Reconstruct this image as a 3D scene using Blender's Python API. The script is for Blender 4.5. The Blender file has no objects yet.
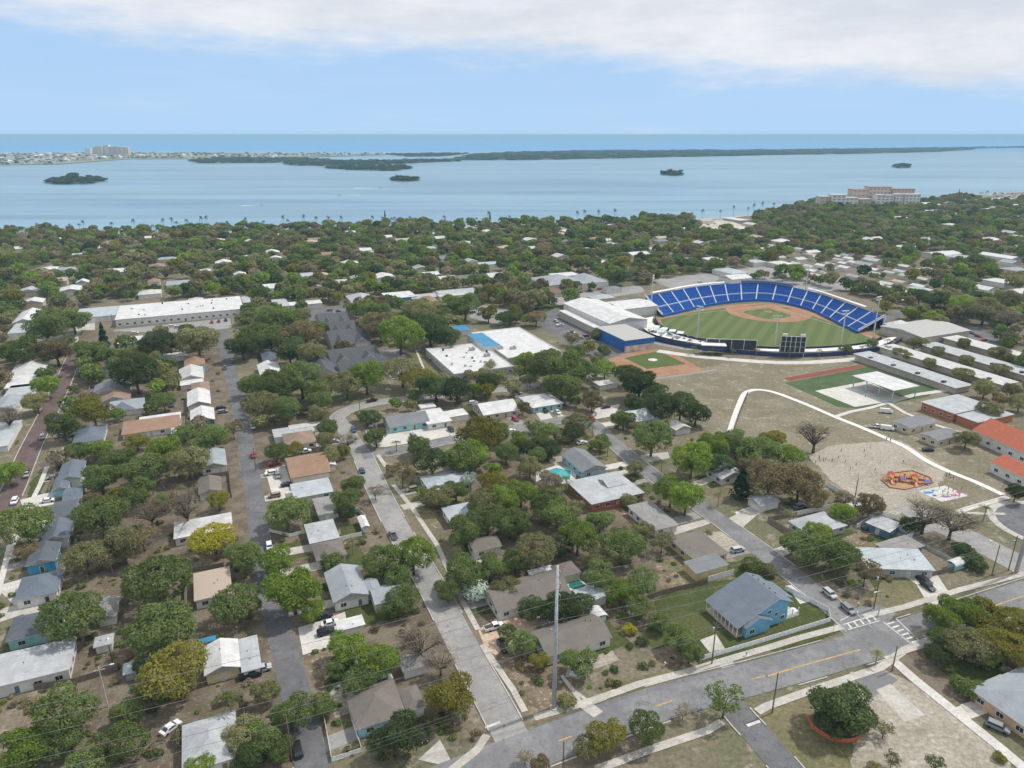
EXPO=0.15; HAZE=9e-5
import bpy, bmesh, math, random
import numpy as np
from mathutils import Vector, Matrix
R=math.radians
random.seed(7)
sc=bpy.context.scene
COL=sc.collection
# ---------------------------------------------------------------- camera
FPX=711.0; CH=120.0; PIT=math.atan((384-134.6)/FPX); PIT0=math.atan((384-132.4)/FPX)
def G(x,y,z=0.0):
    dx=(x-512)/FPX; dy=-(y-384)/FPX
    d=(dx, math.cos(PIT)+dy*math.sin(PIT), -math.sin(PIT)+dy*math.cos(PIT))
    t=(z-CH)/d[2]; return (d[0]*t,d[1]*t)
def proj(x,y,z):
    yy=y*math.cos(PIT)-(z-CH)*math.sin(PIT); up=y*math.sin(PIT)+(z-CH)*math.cos(PIT)
    return (512+FPX*x/yy, 384-FPX*up/yy)
def recam(x,y):      # a ground position first surveyed with a slightly different tilt
    yy=y*math.cos(PIT0)+CH*math.sin(PIT0); up=y*math.sin(PIT0)-CH*math.cos(PIT0)
    return G(512+FPX*x/yy,384-FPX*up/yy)
cam=bpy.data.cameras.new('camera'); cam.sensor_width=36; cam.lens=FPX/1024*36
cam.clip_start=1; cam.clip_end=200000
co=bpy.data.objects.new('camera',cam); COL.objects.link(co); co.location=(0,0,CH)
co.rotation_euler=(R(90)-PIT,0,0); sc.camera=co
GR=R(23.5)                       # the street grid's turn
EU=(math.cos(GR),math.sin(GR)); EV=(-math.sin(GR),math.cos(GR))
# ---------------------------------------------------------------- materials
M={}
def newmat(n):
    m=bpy.data.materials.new(n); m.use_nodes=True
    nt=m.node_tree; return m,nt,nt.nodes,nt.links,nt.nodes['Principled BSDF']
def rgb(c,a=1): return (c[0],c[1],c[2],a)
def mul(c,k): return tuple(min(1,v*k) for v in c)
def mixc(N,L,fac,a,b):
    x=N.new('ShaderNodeMix'); x.data_type='RGBA'
    if isinstance(fac,(int,float)): x.inputs[0].default_value=fac
    else: L.new(fac,x.inputs[0])
    for i,v in ((6,a),(7,b)):
        if isinstance(v,tuple): x.inputs[i].default_value=rgb(v)
        else: L.new(v,x.inputs[i])
    return x.outputs[2]
def ramp(N,L,src,lo,hi):
    r=N.new('ShaderNodeMapRange'); r.inputs[1].default_value=lo; r.inputs[2].default_value=hi
    r.interpolation_type='SMOOTHSTEP'; L.new(src,r.inputs[0]); return r.outputs[0]
def coord(N,L,scale=(1,1,1),rot=0):
    t=N.new('ShaderNodeTexCoord'); mp=N.new('ShaderNodeMapping'); mp.inputs['Scale'].default_value=scale
    mp.inputs['Rotation'].default_value=(0,0,rot); L.new(t.outputs['Object'],mp.inputs[0]); return mp.outputs[0]
def noise(N,L,vec,s,d=4,r=.6):
    n=N.new('ShaderNodeTexNoise'); n.inputs['Scale'].default_value=s; n.inputs['Detail'].default_value=d
    n.inputs['Roughness'].default_value=r; L.new(vec,n.inputs['Vector']); return n.outputs['Fac']
def plain(c,rough=.6,metal=0,var=.18,sc_=1.5,key=None):
    k=key or ('p',c,rough,metal,var,sc_)
    if k in M: return M[k]
    m,nt,N,L,b=newmat('paint')
    v=coord(N,L); n=noise(N,L,v,sc_,3)
    L.new(mixc(N,L,ramp(N,L,n,.35,.65),mul(c,1-var),mul(c,1+var*.5)),b.inputs['Base Color'])
    b.inputs['Roughness'].default_value=rough; b.inputs['Metallic'].default_value=metal
    M[k]=m; return m
def roofmat(kind,c):
    k=('roof',kind,c)
    if k in M: return M[k]
    m,nt,N,L,b=newmat(kind+'_roof')
    v=coord(N,L); big=noise(N,L,v,.25,5,.65); fine=noise(N,L,v,2.2,4,.7)
    col=mixc(N,L,ramp(N,L,big,.40,.62),mul(c,.66),mul(c,1.18))
    if kind=='membrane':
        st=noise(N,L,coord(N,L,(.18,.9,1)),.9,5,.7)
        col=mixc(N,L,ramp(N,L,st,.50,.72),col,mul(c,.55))
        pond=noise(N,L,v,.12,3,.5); col=mixc(N,L,ramp(N,L,pond,.6,.72),col,mul(c,.75))
        w=N.new('ShaderNodeTexWave'); w.bands_direction='X'; w.inputs['Scale'].default_value=.28; L.new(v,w.inputs[0])
        col=mixc(N,L,ramp(N,L,w.outputs['Fac'],.93,1.0),col,mul(c,.8))
    if kind=='shingle':
        w=N.new('ShaderNodeTexBrick'); w.inputs['Scale'].default_value=1.6
        for i,q in (('Color1',.78),('Color2',1.15),('Mortar',.6)): w.inputs[i].default_value=rgb(mul(c,q))
        w.inputs['Mortar Size'].default_value=.03; L.new(v,w.inputs['Vector'])
        col=mixc(N,L,.45,col,w.outputs['Color'])
        st=noise(N,L,coord(N,L,(.9,.35,1)),.7,5,.7); col=mixc(N,L,ramp(N,L,st,.52,.74),col,mul(c,.5))
    if kind=='metal':
        w=N.new('ShaderNodeTexWave'); w.bands_direction='X'; w.inputs['Scale'].default_value=1.1; L.new(v,w.inputs[0])
        col=mixc(N,L,ramp(N,L,w.outputs['Fac'],.8,1.0),col,mul(c,.75))
        st=noise(N,L,coord(N,L,(1.2,.2,1)),.8,4,.7); col=mixc(N,L,ramp(N,L,st,.55,.75),col,mul(c,.6))
    if kind=='tile':
        w=N.new('ShaderNodeTexVoronoi'); w.inputs['Scale'].default_value=1.3; L.new(v,w.inputs['Vector'])
        col=mixc(N,L,w.outputs['Color'],mul(c,.7),mul(c,1.2))
    if kind=='gravel':
        col=mixc(N,L,ramp(N,L,noise(N,L,v,5,4,.8),.3,.7),mul(c,.72),mul(c,1.2))
    col=mixc(N,L,ramp(N,L,fine,.3,.75),mul(c,.86),col)
    L.new(col,b.inputs['Base Color']); b.inputs['Roughness'].default_value=.45 if kind=='metal' else .85
    M[k]=m; return m
def groundmat(key,a,b_,c_=None,s=.05,fine=.8,thr=(.42,.6),rough=.95,fc=.62):
    if key in M: return M[key]
    m,nt,N,L,b=newmat(key)
    v=coord(N,L); n1=noise(N,L,v,s,6,.65); n2=noise(N,L,v,fine,5,.75); n3=noise(N,L,v,s*4.3,5,.7)
    col=mixc(N,L,ramp(N,L,n1,*thr),a,b_)
    if c_: col=mixc(N,L,ramp(N,L,n3,.55,.66),col,c_)
    x=N.new('ShaderNodeMix'); x.data_type='RGBA'; x.blend_type='MULTIPLY'; x.inputs[0].default_value=1
    L.new(col,x.inputs[6]); L.new(mixc(N,L,ramp(N,L,n2,.3,.72),(fc,fc,fc),(1.15-(fc-.62)*.3,)*3),x.inputs[7])
    out_=x.outputs[2]
    if 'asphalt' in key:   # tar-filled cracks and square repair patches
        vo=N.new('ShaderNodeTexVoronoi'); vo.feature='DISTANCE_TO_EDGE'; vo.inputs['Scale'].default_value=.24
        dn=N.new('ShaderNodeMix'); dn.data_type='VECTOR'; dn.inputs[0].default_value=.12; L.new(v,dn.inputs[4]); nn=N.new('ShaderNodeTexNoise'); nn.inputs['Scale'].default_value=.35; L.new(v,nn.inputs['Vector'])
        sc9=N.new('ShaderNodeVectorMath'); sc9.operation='SCALE'; sc9.inputs['Scale'].default_value=60; L.new(nn.outputs['Color'],sc9.inputs[0]); L.new(sc9.outputs[0],dn.inputs[5]); L.new(dn.outputs[1],vo.inputs['Vector'])
        out_=mixc(N,L,ramp(N,L,vo.outputs['Distance'],.028,.0),out_,mul(a,.78))
        bt=N.new('ShaderNodeTexBrick'); bt.inputs['Scale'].default_value=.07; bt.inputs['Color1'].default_value=(0,0,0,1); bt.inputs['Color2'].default_value=(1,1,1,1); bt.inputs['Mortar Size'].default_value=0; bt.inputs['Bias'].default_value=-.5
        mp9=N.new('ShaderNodeMapping'); mp9.inputs['Rotation'].default_value=(0,0,R(-23.5)); L.new(v,mp9.inputs[0]); L.new(mp9.outputs[0],bt.inputs['Vector'])
        out_=mixc(N,L,ramp(N,L,bt.outputs['Color'],.72,.74),out_,mul(a,.8))
    L.new(out_,b.inputs['Base Color']); b.inputs['Roughness'].default_value=rough
    b.inputs['Specular IOR Level'].default_value=.2
    M[key]=m; return m
DRY=groundmat('dry_ground',(.205,.172,.125),(.15,.148,.088),(.29,.255,.20),.035,.9)
LAWN=groundmat('green_lawn',(.062,.085,.025),(.09,.102,.036),(.12,.108,.055),.12,1.2)
OLIVE=groundmat('worn_grass',(.155,.15,.075),(.20,.175,.10),(.25,.215,.15),.06,1.0)
FIELD=groundmat('school_field',(.19,.175,.115),(.245,.215,.155),(.36,.325,.265),.05,.9)
SANDG=groundmat('sandy_ground',(.38,.345,.285),(.27,.235,.18),(.46,.425,.365),.07,1.1,(.45,.7))
MULCH=groundmat('leaf_litter',(.140,.112,.080),(.20,.168,.125),(.245,.215,.17),.15,2.2)
RUBBLE=groundmat('stony_ground',(.24,.19,.13),(.15,.115,.075),(.45,.40,.32),.2,2.5,(.4,.6))
CONC=groundmat('concrete',(.42,.40,.36),(.50,.48,.44),(.36,.34,.31),.2,1.5,fc=.82)
CONCW=groundmat('pale_concrete',(.52,.50,.46),(.59,.57,.54),(.46,.44,.41),.2,1.5,fc=.82)
PEACH=groundmat('peach_paving',(.52,.38,.28),(.60,.46,.35),None,.2,1.8)
ASPH=groundmat('worn_asphalt',(.185,.185,.19),(.235,.235,.24),(.15,.15,.155),.08,.5,fc=.88)
ASPD=groundmat('dark_asphalt',(.13,.13,.137),(.165,.165,.172),(.105,.105,.112),.08,.5,fc=.88)
ASPL=groundmat('pale_asphalt',(.27,.265,.26),(.315,.31,.30),(.225,.22,.218),.08,.5,fc=.88)
BRICKR=groundmat('brick_paving',(.125,.088,.085),(.165,.115,.11),(.20,.16,.15),.2,2.0)
PAINTW=groundmat('road_paint',(.72,.72,.70),(.55,.55,.53),None,.5,2)
PAINTY=groundmat('yellow_paint',(.60,.40,.12),(.42,.32,.14),None,.5,2)
CLAY=groundmat('red_clay',(.34,.185,.11),(.38,.22,.145),None,.1,1.2)
TURF=groundmat('sports_turf',(.085,.125,.035),(.11,.14,.045),None,.1,1.2)
CGREEN=groundmat('green_court',(.07,.115,.045),(.095,.135,.06),None,.1,1.2)
CRED=groundmat('red_track',(.26,.075,.055),(.22,.085,.06),None,.1,1.2)
MUL=groundmat('orange_mulch',(.40,.25,.12),(.45,.30,.17),None,.2,1.8)
SANDW=groundmat('beach_sand',(.55,.50,.42),(.45,.42,.36),None,.02,.3)
GLASS=plain((.03,.045,.06),.12,0,.1); WHITE=plain((.74,.74,.72),.5); GREYP=plain((.42,.43,.44),.5)
DARKM=plain((.04,.04,.045),.5); WOOD=plain((.16,.12,.085),.8); STEEL=plain((.50,.53,.55),.45,.3); TYRE=plain((.02,.02,.02),.8)
BARK=plain((.13,.10,.075),.9,0,.35,3.0)
# foliage
def leafmat(key,c,c2=None,tr=.42):
    m=bpy.data.materials.new('leaves'); m.use_nodes=True; nt=m.node_tree; N=nt.nodes; L=nt.links; N.clear()
    out=N.new('ShaderNodeOutputMaterial')
    oi=N.new('ShaderNodeObjectInfo'); v=coord(N,L); 
    add=N.new('ShaderNodeVectorMath'); add.operation='ADD'; L.new(v,add.inputs[0])
    mm=N.new('ShaderNodeMath'); mm.operation='MULTIPLY'; mm.inputs[1].default_value=50; L.new(oi.outputs['Random'],mm.inputs[0]); L.new(mm.outputs[0],add.inputs[1])
    n=noise(N,L,add.outputs[0],2.6,4,.65); n2=noise(N,L,add.outputs[0],14,2,.7)
    a=mixc(N,L,ramp(N,L,n,.38,.66),mul(c,.7),c2 or mul(c,1.4))
    a=mixc(N,L,ramp(N,L,n2,.3,.8),mul(c,.75),a)
    h=N.new('ShaderNodeHueSaturation'); L.new(a,h.inputs['Color'])
    r=N.new('ShaderNodeMapRange'); r.inputs[3].default_value=.75; r.inputs[4].default_value=1.25; L.new(oi.outputs['Random'],r.inputs[0]); L.new(r.outputs[0],h.inputs['Value'])
    d=N.new('ShaderNodeBsdfDiffuse'); t=N.new('ShaderNodeBsdfTranslucent'); g=N.new('ShaderNodeMixShader'); g.inputs[0].default_value=tr
    L.new(h.outputs[0],d.inputs[0]); L.new(h.outputs[0],t.inputs[0]); L.new(d.outputs[0],g.inputs[1]); L.new(t.outputs[0],g.inputs[2]); L.new(g.outputs[0],out.inputs[0])
    M['leaf_'+key]=m; return m
LC={'d':(.048,.067,.027),'g':(.078,.103,.035),'b':(.098,.138,.027),'o':(.116,.116,.055),'y':(.125,.125,.030),
    'n':(.115,.096,.052),'x':(.15,.128,.092),'Y':(.165,.155,.020),'s':(.20,.235,.20),'D':(.020,.036,.018)}
for k,c in LC.items(): c=mul(c,2.7); leafmat(k,c,(.17,.115,.03) if k=='y' else None)
# ---------------------------------------------------------------- mesh helpers
class MB:
    def __init__(s): s.v=[]; s.f=[]; s.m=[]
    def add(s,vs,fs,mi=0):
        o=len(s.v); s.v+=vs; s.f+=[tuple(i+o for i in f) for f in fs]; s.m+=[mi]*len(fs); return s
    def box(s,x0,x1,y0,y1,z0,z1,mi=0):
        v=[(x,y,z) for z in (z0,z1) for y in (y0,y1) for x in (x0,x1)]
        return s.add(v,[(0,2,3,1),(4,5,7,6),(0,1,5,4),(2,6,7,3),(0,4,6,2),(1,3,7,5)],mi)
    def prism(s,poly,z0,z1,mi=0):
        n=len(poly); A=sum(poly[i][0]*poly[(i+1)%n][1]-poly[(i+1)%n][0]*poly[i][1] for i in range(n))
        if A<0: poly=poly[::-1]
        v=[(p[0],p[1],z0) for p in poly]+[(p[0],p[1],z1) for p in poly]
        return s.add(v,[tuple(range(n-1,-1,-1)),tuple(range(n,2*n))]+[(i,(i+1)%n,n+(i+1)%n,n+i) for i in range(n)],mi)
    def tube(s,pts,rs,n=6,mi=0,cap=True):
        pts=[Vector(p) for p in pts]; rings=[]; o=len(s.v)
        for i,p in enumerate(pts):
            d=(pts[min(i+1,len(pts)-1)]-pts[max(i-1,0)]).normalized()
            a=d.orthogonal().normalized() if i==0 else (a-d*a.dot(d)).normalized()
            b=d.cross(a); r=rs[i] if isinstance(rs,(list,tuple)) else rs
            s.v+=[tuple(p+(a*math.cos(t)+b*math.sin(t))*r) for t in [2*math.pi*k/n for k in range(n)]]
        for i in range(len(pts)-1):
            for k in range(n):
                s.f.append((o+i*n+k,o+i*n+(k+1)%n,o+(i+1)*n+(k+1)%n,o+(i+1)*n+k)); s.m.append(mi)
        if cap: s.f+= [tuple(o+k for k in range(n-1,-1,-1)),tuple(o+(len(pts)-1)*n+k for k in range(n))]; s.m+=[mi,mi]
        return s
    def mesh(s,name,mats):
        me=bpy.data.meshes.new(name); me.from_pydata(s.v,[],s.f)
        for m in (mats if isinstance(mats,(list,tuple)) else [mats]): me.materials.append(m)
        if any(s.m): me.polygons.foreach_set('material_index',s.m)
        me.update(); return me
    def build(s,name,mats,parent=None,smooth=False):
        me=s.mesh(name,mats)
        if smooth: me.shade_smooth()
        return link(name,me,parent)
def link(name,me,parent=None):
    o=bpy.data.objects.new(name,me); COL.objects.link(o)
    if parent is not None: o.parent=parent
    return o
AUTO=[]; ANCH=[]; OCC=[]      # auto-labelled things, anchors, occupied circles
def tag(o,label=None,cat=None,group=None,kind=None,ref=None,pos=None,auto=None):
    if label: o['label']=label
    if cat: o['category']=cat
    if group: o['group']=group
    if kind: o['kind']=kind
    p=pos or (o.location.x,o.location.y)
    if ref: ANCH.append((ref,p))
    if auto: AUTO.append((o,auto,p))
    return o
def empty(name,x,y,z=0,rz=0,s=None):
    o=bpy.data.objects.new(name,None); COL.objects.link(o); o.location=(x,y,z); o.rotation_euler=(0,0,rz)
    o.empty_display_size=.5
    if s: o.scale=s
    return o
def cp(o,parent=None,mat=None):
    c=o.copy(); COL.objects.link(c)
    if parent is not None: c.parent=parent
    if mat is not None:
        c.material_slots[0].link='OBJECT'; c.material_slots[0].material=mat
    return c
def inpoly(x,y,P):
    c=False; n=len(P); j=n-1
    for i in range(n):
        if (P[i][1]>y)!=(P[j][1]>y) and x<(P[j][0]-P[i][0])*(y-P[i][1])/(P[j][1]-P[i][1])+P[i][0]: c=not c
        j=i
    return c
ZL=[]
def uz(z,P):      # every flush sheet gets a height of its own among the sheets it overlaps
    k=round(z,4)
    if not 0<k<.1: return z
    x0,x1,y0,y1=min(p[0] for p in P),max(p[0] for p in P),min(p[1] for p in P),max(p[1] for p in P)
    st=max(.0012,min(.005,1e-5*math.hypot((x0+x1)/2,(y0+y1)/2))); zz=max(k*2.5,st)
    near=sorted(q[4] for q in ZL if q[0]<x1 and q[1]>x0 and q[2]<y1 and q[3]>y0)
    for q in near:
        if abs(q-zz)<st*.95: zz=q+st
    ZL.append((x0,x1,y0,y1,zz)); return zz
def patch(name,px,mat,z,world=False,kind='structure'):
    P=[(p if world else G(*p)) for p in px]; z=uz(z,P)
    n=len(P); A=sum(P[i][0]*P[(i+1)%n][1]-P[(i+1)%n][0]*P[i][1] for i in range(n))
    if A<0: P=P[::-1]
    me=bpy.data.meshes.new(name); bm=bmesh.new()
    f=bm.faces.new([bm.verts.new((p[0],p[1],z)) for p in P]); bmesh.ops.triangulate(bm,faces=[f]); bm.normal_update(); bmesh.ops.delete(bm,geom=[q for q in bm.faces if q.normal.z<=0],context='FACES_ONLY'); bm.to_mesh(me); bm.free()
    me.materials.append(mat); o=link(name,me); o['kind']=kind; return o
def smoothline(P,n=6):
    if len(P)<3: return P
    out=[]
    for i in range(len(P)-1):
        p0=P[max(i-1,0)];p1=P[i];p2=P[i+1];p3=P[min(i+2,len(P)-1)]
        for k in range(n):
            t=k/n; out.append(tuple(.5*((2*p1[j])+(-p0[j]+p2[j])*t+(2*p0[j]-5*p1[j]+4*p2[j]-p3[j])*t*t+(-p0[j]+3*p1[j]-3*p2[j]+p3[j])*t**3) for j in (0,1)))
    out.append(P[-1]); return out
def offset(P,d):
    o=[]
    for i in range(len(P)):
        a=P[max(i-1,0)]; b=P[min(i+1,len(P)-1)]; l=math.hypot(b[0]-a[0],b[1]-a[1]) or 1
        o.append((P[i][0]-(b[1]-a[1])/l*d,P[i][1]+(b[0]-a[0])/l*d))
    return o
ROADS=[]
def strip(name,P,w,mat,z,off=0,kind='structure',h=0):
    a=offset(P,off+w/2); b=offset(P,off-w/2); mb=MB(); n=len(P)
    z=z if h else uz(z,P); h=h+.1 if h else 0
    if h:
        v=[(p[0],p[1],z+h) for p in a]+[(p[0],p[1],z+h) for p in b]+[(p[0],p[1],z-.1) for p in a]+[(p[0],p[1],z-.1) for p in b]
        f=[]
        for i in range(n-1): f+=[(n+i,n+i+1,i+1,i),(i,i+1,2*n+i+1,2*n+i),(n+i+1,n+i,3*n+i,3*n+i+1)]
        f+=[(0,2*n,3*n,n),(n-1,2*n-1,4*n-1,3*n-1)]
        mb.add(v,f)
    else:
        v=[(p[0],p[1],z) for p in a]+[(p[0],p[1],z) for p in b]
        mb.add(v,[(n+i,n+i+1,i+1,i) for i in range(n-1)])
    o=mb.build(name,mat)
    if kind: o['kind']=kind
    return o
def road(px,w,mat,z,kerb=True,name='road',sm=True,kt=(0,1),cut=None):
    P=[G(*p) for p in px]
    if sm: P=smoothline(P)
    strip(name,P,w,mat,z); ROADS.append((P,w/2+1.5))
    if kerb:
        n=len(P); a=int(n*kt[0]); b=max(a+2,int(n*kt[1])); Q=P[a:b]
        for s in (-1,1):
            if cut and s in cut: 
                for (c0,c1) in cut[s]:
                    K=P[int(n*c0):max(int(n*c0)+2,int(n*c1))]; strip('kerb',K,.3,CONC,z,off=s*(w/2+.15),h=.12)
            else: strip('kerb',Q,.3,CONC,z,off=s*(w/2+.15),h=.12)
    return P
# ---------------------------------------------------------------- sky, sun, air
SUN_AZ=205; SUN_EL=56
w=bpy.data.worlds.new('World'); sc.world=w; w.use_nodes=True
N=w.node_tree.nodes; L=w.node_tree.links; bg=N['Background']
sky=N.new('ShaderNodeTexSky'); sky.sky_type='NISHITA'; sky.sun_disc=False
sky.sun_elevation=R(SUN_EL); sky.sun_rotation=R((90-SUN_AZ)%360); sky.air_density=1.0; sky.dust_density=1.2; sky.ozone_density=1.5
tc=N.new('ShaderNodeTexCoord'); sp=N.new('ShaderNodeSeparateXYZ'); L.new(tc.outputs['Generated'],sp.inputs[0])
def math_(op,a,b=None,c=None,cl=False):
    n=N.new('ShaderNodeMath'); n.operation=op; n.use_clamp=cl
    for i,v in enumerate((a,b,c)):
        if v is None: continue
        if isinstance(v,(int,float)): n.inputs[i].default_value=v
        else: L.new(v,n.inputs[i])
    return n.outputs[0]
def wnoise(scale,s,d,r,off=0):
    mp=N.new('ShaderNodeMapping'); mp.inputs['Scale'].default_value=scale; mp.inputs['Location'].default_value=(off,off,off)
    L.new(tc.outputs['Generated'],mp.inputs[0]); return noise(N,L,mp.outputs[0],s,d,r)
n1=wnoise((1,1,4.0),2.6,8,.62,3.1); n2=wnoise((1,1,6),9,6,.65,1.7)
# the cloud deck: its edge runs lower towards +x; density from elevation plus noise
el=math_('ADD',sp.outputs['Z'],math_('MULTIPLY',sp.outputs['X'],.075))
edge=math_('ADD',el,math_('ADD',math_('MULTIPLY',math_('SUBTRACT',n1,.5),.16),math_('MULTIPLY',math_('SUBTRACT',n2,.5),.05)))
m=ramp(N,L,edge,.058,.118)
thin=math_('MULTIPLY',ramp(N,L,wnoise((1,.6,9),3,6,.6,8.3),.5,.75),.22)
mask=math_('MAXIMUM',m,thin,cl=True)
sh=wnoise((1,1,3.5),5,7,.65,5.0)
ccol=mixc(N,L,ramp(N,L,sh,.3,.7),(5.8,6.2,6.9),(7.4,7.55,7.9))
skyc=N.new('ShaderNodeHueSaturation'); skyc.inputs['Saturation'].default_value=1.0; L.new(sky.outputs[0],skyc.inputs['Color'])
hz=mixc(N,L,ramp(N,L,sp.outputs['Z'],.0,.16),(3.9,5.75,8.0),(3.45,5.3,7.8)); hz=mixc(N,L,ramp(N,L,sp.outputs['Z'],.15,.4),hz,skyc.outputs[0])
fin=mixc(N,L,mask,hz,ccol)
L.new(fin,bg.inputs[0]); bg.inputs[1].default_value=.106
sun=bpy.data.lights.new('sun','SUN'); sun.energy=3.1; sun.angle=R(2); sun.color=(1,.95,.87)
so=bpy.data.objects.new('sun',sun); COL.objects.link(so); so.rotation_euler=(R(90-SUN_EL),0,R(SUN_AZ-90)); so.location=(0,0,400)
sc.view_settings.view_transform='Standard'; sc.view_settings.look='None'; sc.view_settings.exposure=EXPO; sc.view_settings.gamma=1
HB=42000
if HAZE>0:
    mb=MB().box(-HB,HB,-500,HB,-4,124)
    hm=bpy.data.materials.new('haze'); hm.use_nodes=True; nt=hm.node_tree; nt.nodes.clear()
    o_=nt.nodes.new('ShaderNodeOutputMaterial'); pv=nt.nodes.new('ShaderNodeVolumePrincipled')
    pv.inputs['Color'].default_value=(.47,.78,1.0,1); pv.inputs['Density'].default_value=HAZE; pv.inputs['Anisotropy'].default_value=0
    nt.links.new(pv.outputs[0],o_.inputs['Volume']); hz_=mb.build('haze',hm); hz_['kind']='stuff'; hz_.display_type='WIRE'
sc.cycles.volume_bounces=0; sc.cycles.max_bounces=5; sc.cycles.diffuse_bounces=3; sc.cycles.glossy_bounces=2
sc.cycles.transmission_bounces=2; sc.cycles.transparent_max_bounces=4; sc.cycles.use_denoising=True
sc.cycles.caustics_reflective=False; sc.cycles.caustics_refractive=False
# ---------------------------------------------------------------- water
def watermat(key,c,c2,rough,bs,wind):
    m,nt,N,L,b=newmat(key)
    v=coord(N,L,(1,2.5,1),R(-8)); n=noise(N,L,v,.0016,6,.6); n3=noise(N,L,coord(N,L,(.3,3.5,1),R(-6)),.0022,5,.7)
    L.new(mixc(N,L,ramp(N,L,n3,.36,.64),mixc(N,L,ramp(N,L,n,.35,.65),c,c2),mul(c2,1.4)),b.inputs['Base Color'])
    r=N.new('ShaderNodeMapRange'); r.inputs[3].default_value=rough; r.inputs[4].default_value=rough+.18; L.new(n3,r.inputs[0]); L.new(r.outputs[0],b.inputs['Roughness'])
    nb=noise(N,L,coord(N,L,(1,1.6,1),R(20)),.22,6,.75); bp=N.new('ShaderNodeBump'); bp.inputs['Strength'].default_value=bs; bp.inputs['Distance'].default_value=1.2
    L.new(nb,bp.inputs['Height']); L.new(bp.outputs[0],b.inputs['Normal']); b.inputs['IOR'].default_value=1.33
    return m
BAY=watermat('bay_water',(.07,.175,.285),(.13,.235,.31),.22,.5,0)
GULF=watermat('gulf_water',(.035,.20,.46),(.05,.23,.48),.3,.5,0)
Z0=-1.5
y_b=G(512,151.5,Z0)[1]
patch('water',[(-HB+5,y_b),(HB-5,y_b),(HB-5,-480),(-HB+5,-480)],BAY,Z0,world=True)
patch('sea',[(-HB+5,y_b),(HB-5,y_b),(HB-5,40000),(-HB+5,40000)],GULF,Z0,world=True)
# ---------------------------------------------------------------- land
coast=[(-260,236),(-80,234),(30,232),(120,233),(240,230),(330,228),(450,226),(560,224),(660,221),(720,218),(770,213),(800,207),(815,204),(850,203),(920,204),(945,200),(970,195),(1020,192),(1100,190),(1300,189)]
CP=[G(*p) for p in coast]
land=CP+[(1500,-300),(-1500,-300),(-1500,CP[0][1])]
patch('ground',land,DRY,0,world=True)
strip('beach',CP,8,SANDW,.02,off=-3)
far=[(G(x,y)) for x,y in ((-300,166),(0,165),(60,164),(72,160.5),(130,159),(190,158.8),(250,158.2),(330,156.5),(385,155),(388,154),(330,153.6),(200,152.6),(60,153),(0,153.2),(-300,153.4))]
patch('barrier_island_ground',far,groundmat('island_ground',(.30,.28,.20),(.12,.15,.075),(.5,.47,.4),.004,.02),.3,world=True)
# ---------------------------------------------------------------- roads
main=road([(380,812),(455,780),(545,745),(657,704),(768,674),(850,651),(928,627),(1024,595),(1120,564)],9.8,ASPH,.040,False)
st3=road([(345,426),(351,440),(362,455),(378,490),(397,527),(431,585),(465,650),(495,705),(513,740)],7.6,ASPL,.032,False)
st4=road([(362,456),(410,449),(446,441),(500,432),(545,423),(575,419),(592,424),(610,440),(652,475),(712,515),(768,556),(815,592),(850,622),(872,643)],7.2,ASPH,.036,False)
stN=road([(346,428),(338,419),(345,412),(362,406),(390,401),(440,396),(471,392),(512,389),(545,383),(580,377),(620,373)],7,ASPL,.028,False)
st2=road([(221,330),(225,348),(232,380),(240,410),(247,450),(255,500),(264,560),(276,618),(288,661),(304,730),(316,780),(328,830)],6.4,ASPD,.024,False)
br=road([(78,350),(72,362),(62,385),(45,420),(30,450),(12,492),(-8,530),(-40,600)],7.6,BRICKR,.020,False)
br2=road([(40,466),(80,455),(125,446),(170,437)],6,BRICKR,.016,False)
side=road([(722,692),(740,716),(762,740),(800,785),(830,820)],6.6,ASPD,.030,False)
school=road([(905,505),(935,522),(985,546),(1035,572)],11,ASPL,.012,False,sm=False)
def ringpts(cx,cy,r,n=28,a0=0,a1=360): return [(cx+r*math.cos(R(a0+(a1-a0)*k/n)),cy+r*math.sin(R(a0+(a1-a0)*k/n))) for k in range(n+1)]
cd=G(1046,525); 
patch('cul_de_sac',ringpts(cd[0],cd[1],14)[:-1],ASPD,.016,True); strip('kerb',ringpts(cd[0],cd[1],15.2),2.4,CONC,.02)
road([(0,352),(40,340),(78,333),(150,336),(222,329)],9,ASPL,.010,False,sm=False)     # in front of the warehouse
road([(-20,295),(25,281),(60,262)],7,ASPL,.008,False,sm=False)
road([(222,332),(217,322),(214,312)],6,ASPD,.014,False,sm=False)
road([(545,262),(640,262),(700,256)],5,ASPL,.008,False)
road([(655,362),(700,372),(760,374),(830,366),(900,352)],6,OLIVE,.006,False)
road([(388,350),(398,365),(405,378)],14,ASPL,.010,False,sm=False)
road([(930,345),(900,331),(880,318),(910,312),(975,320),(1060,338)],9,ASPD,.012,False,sm=False)
road([(700,352),(640,340),(570,330)],4,ASPL,.009,False,sm=False)
def kerb(px,wd=.3,mat=CONC,z=0,h=.12,sm=True,name='kerb'):
    P=[G(*p) for p in px]; P=smoothline(P) if sm and len(P)>2 else P
    return strip(name,P,wd,mat,z,h=h)
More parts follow.
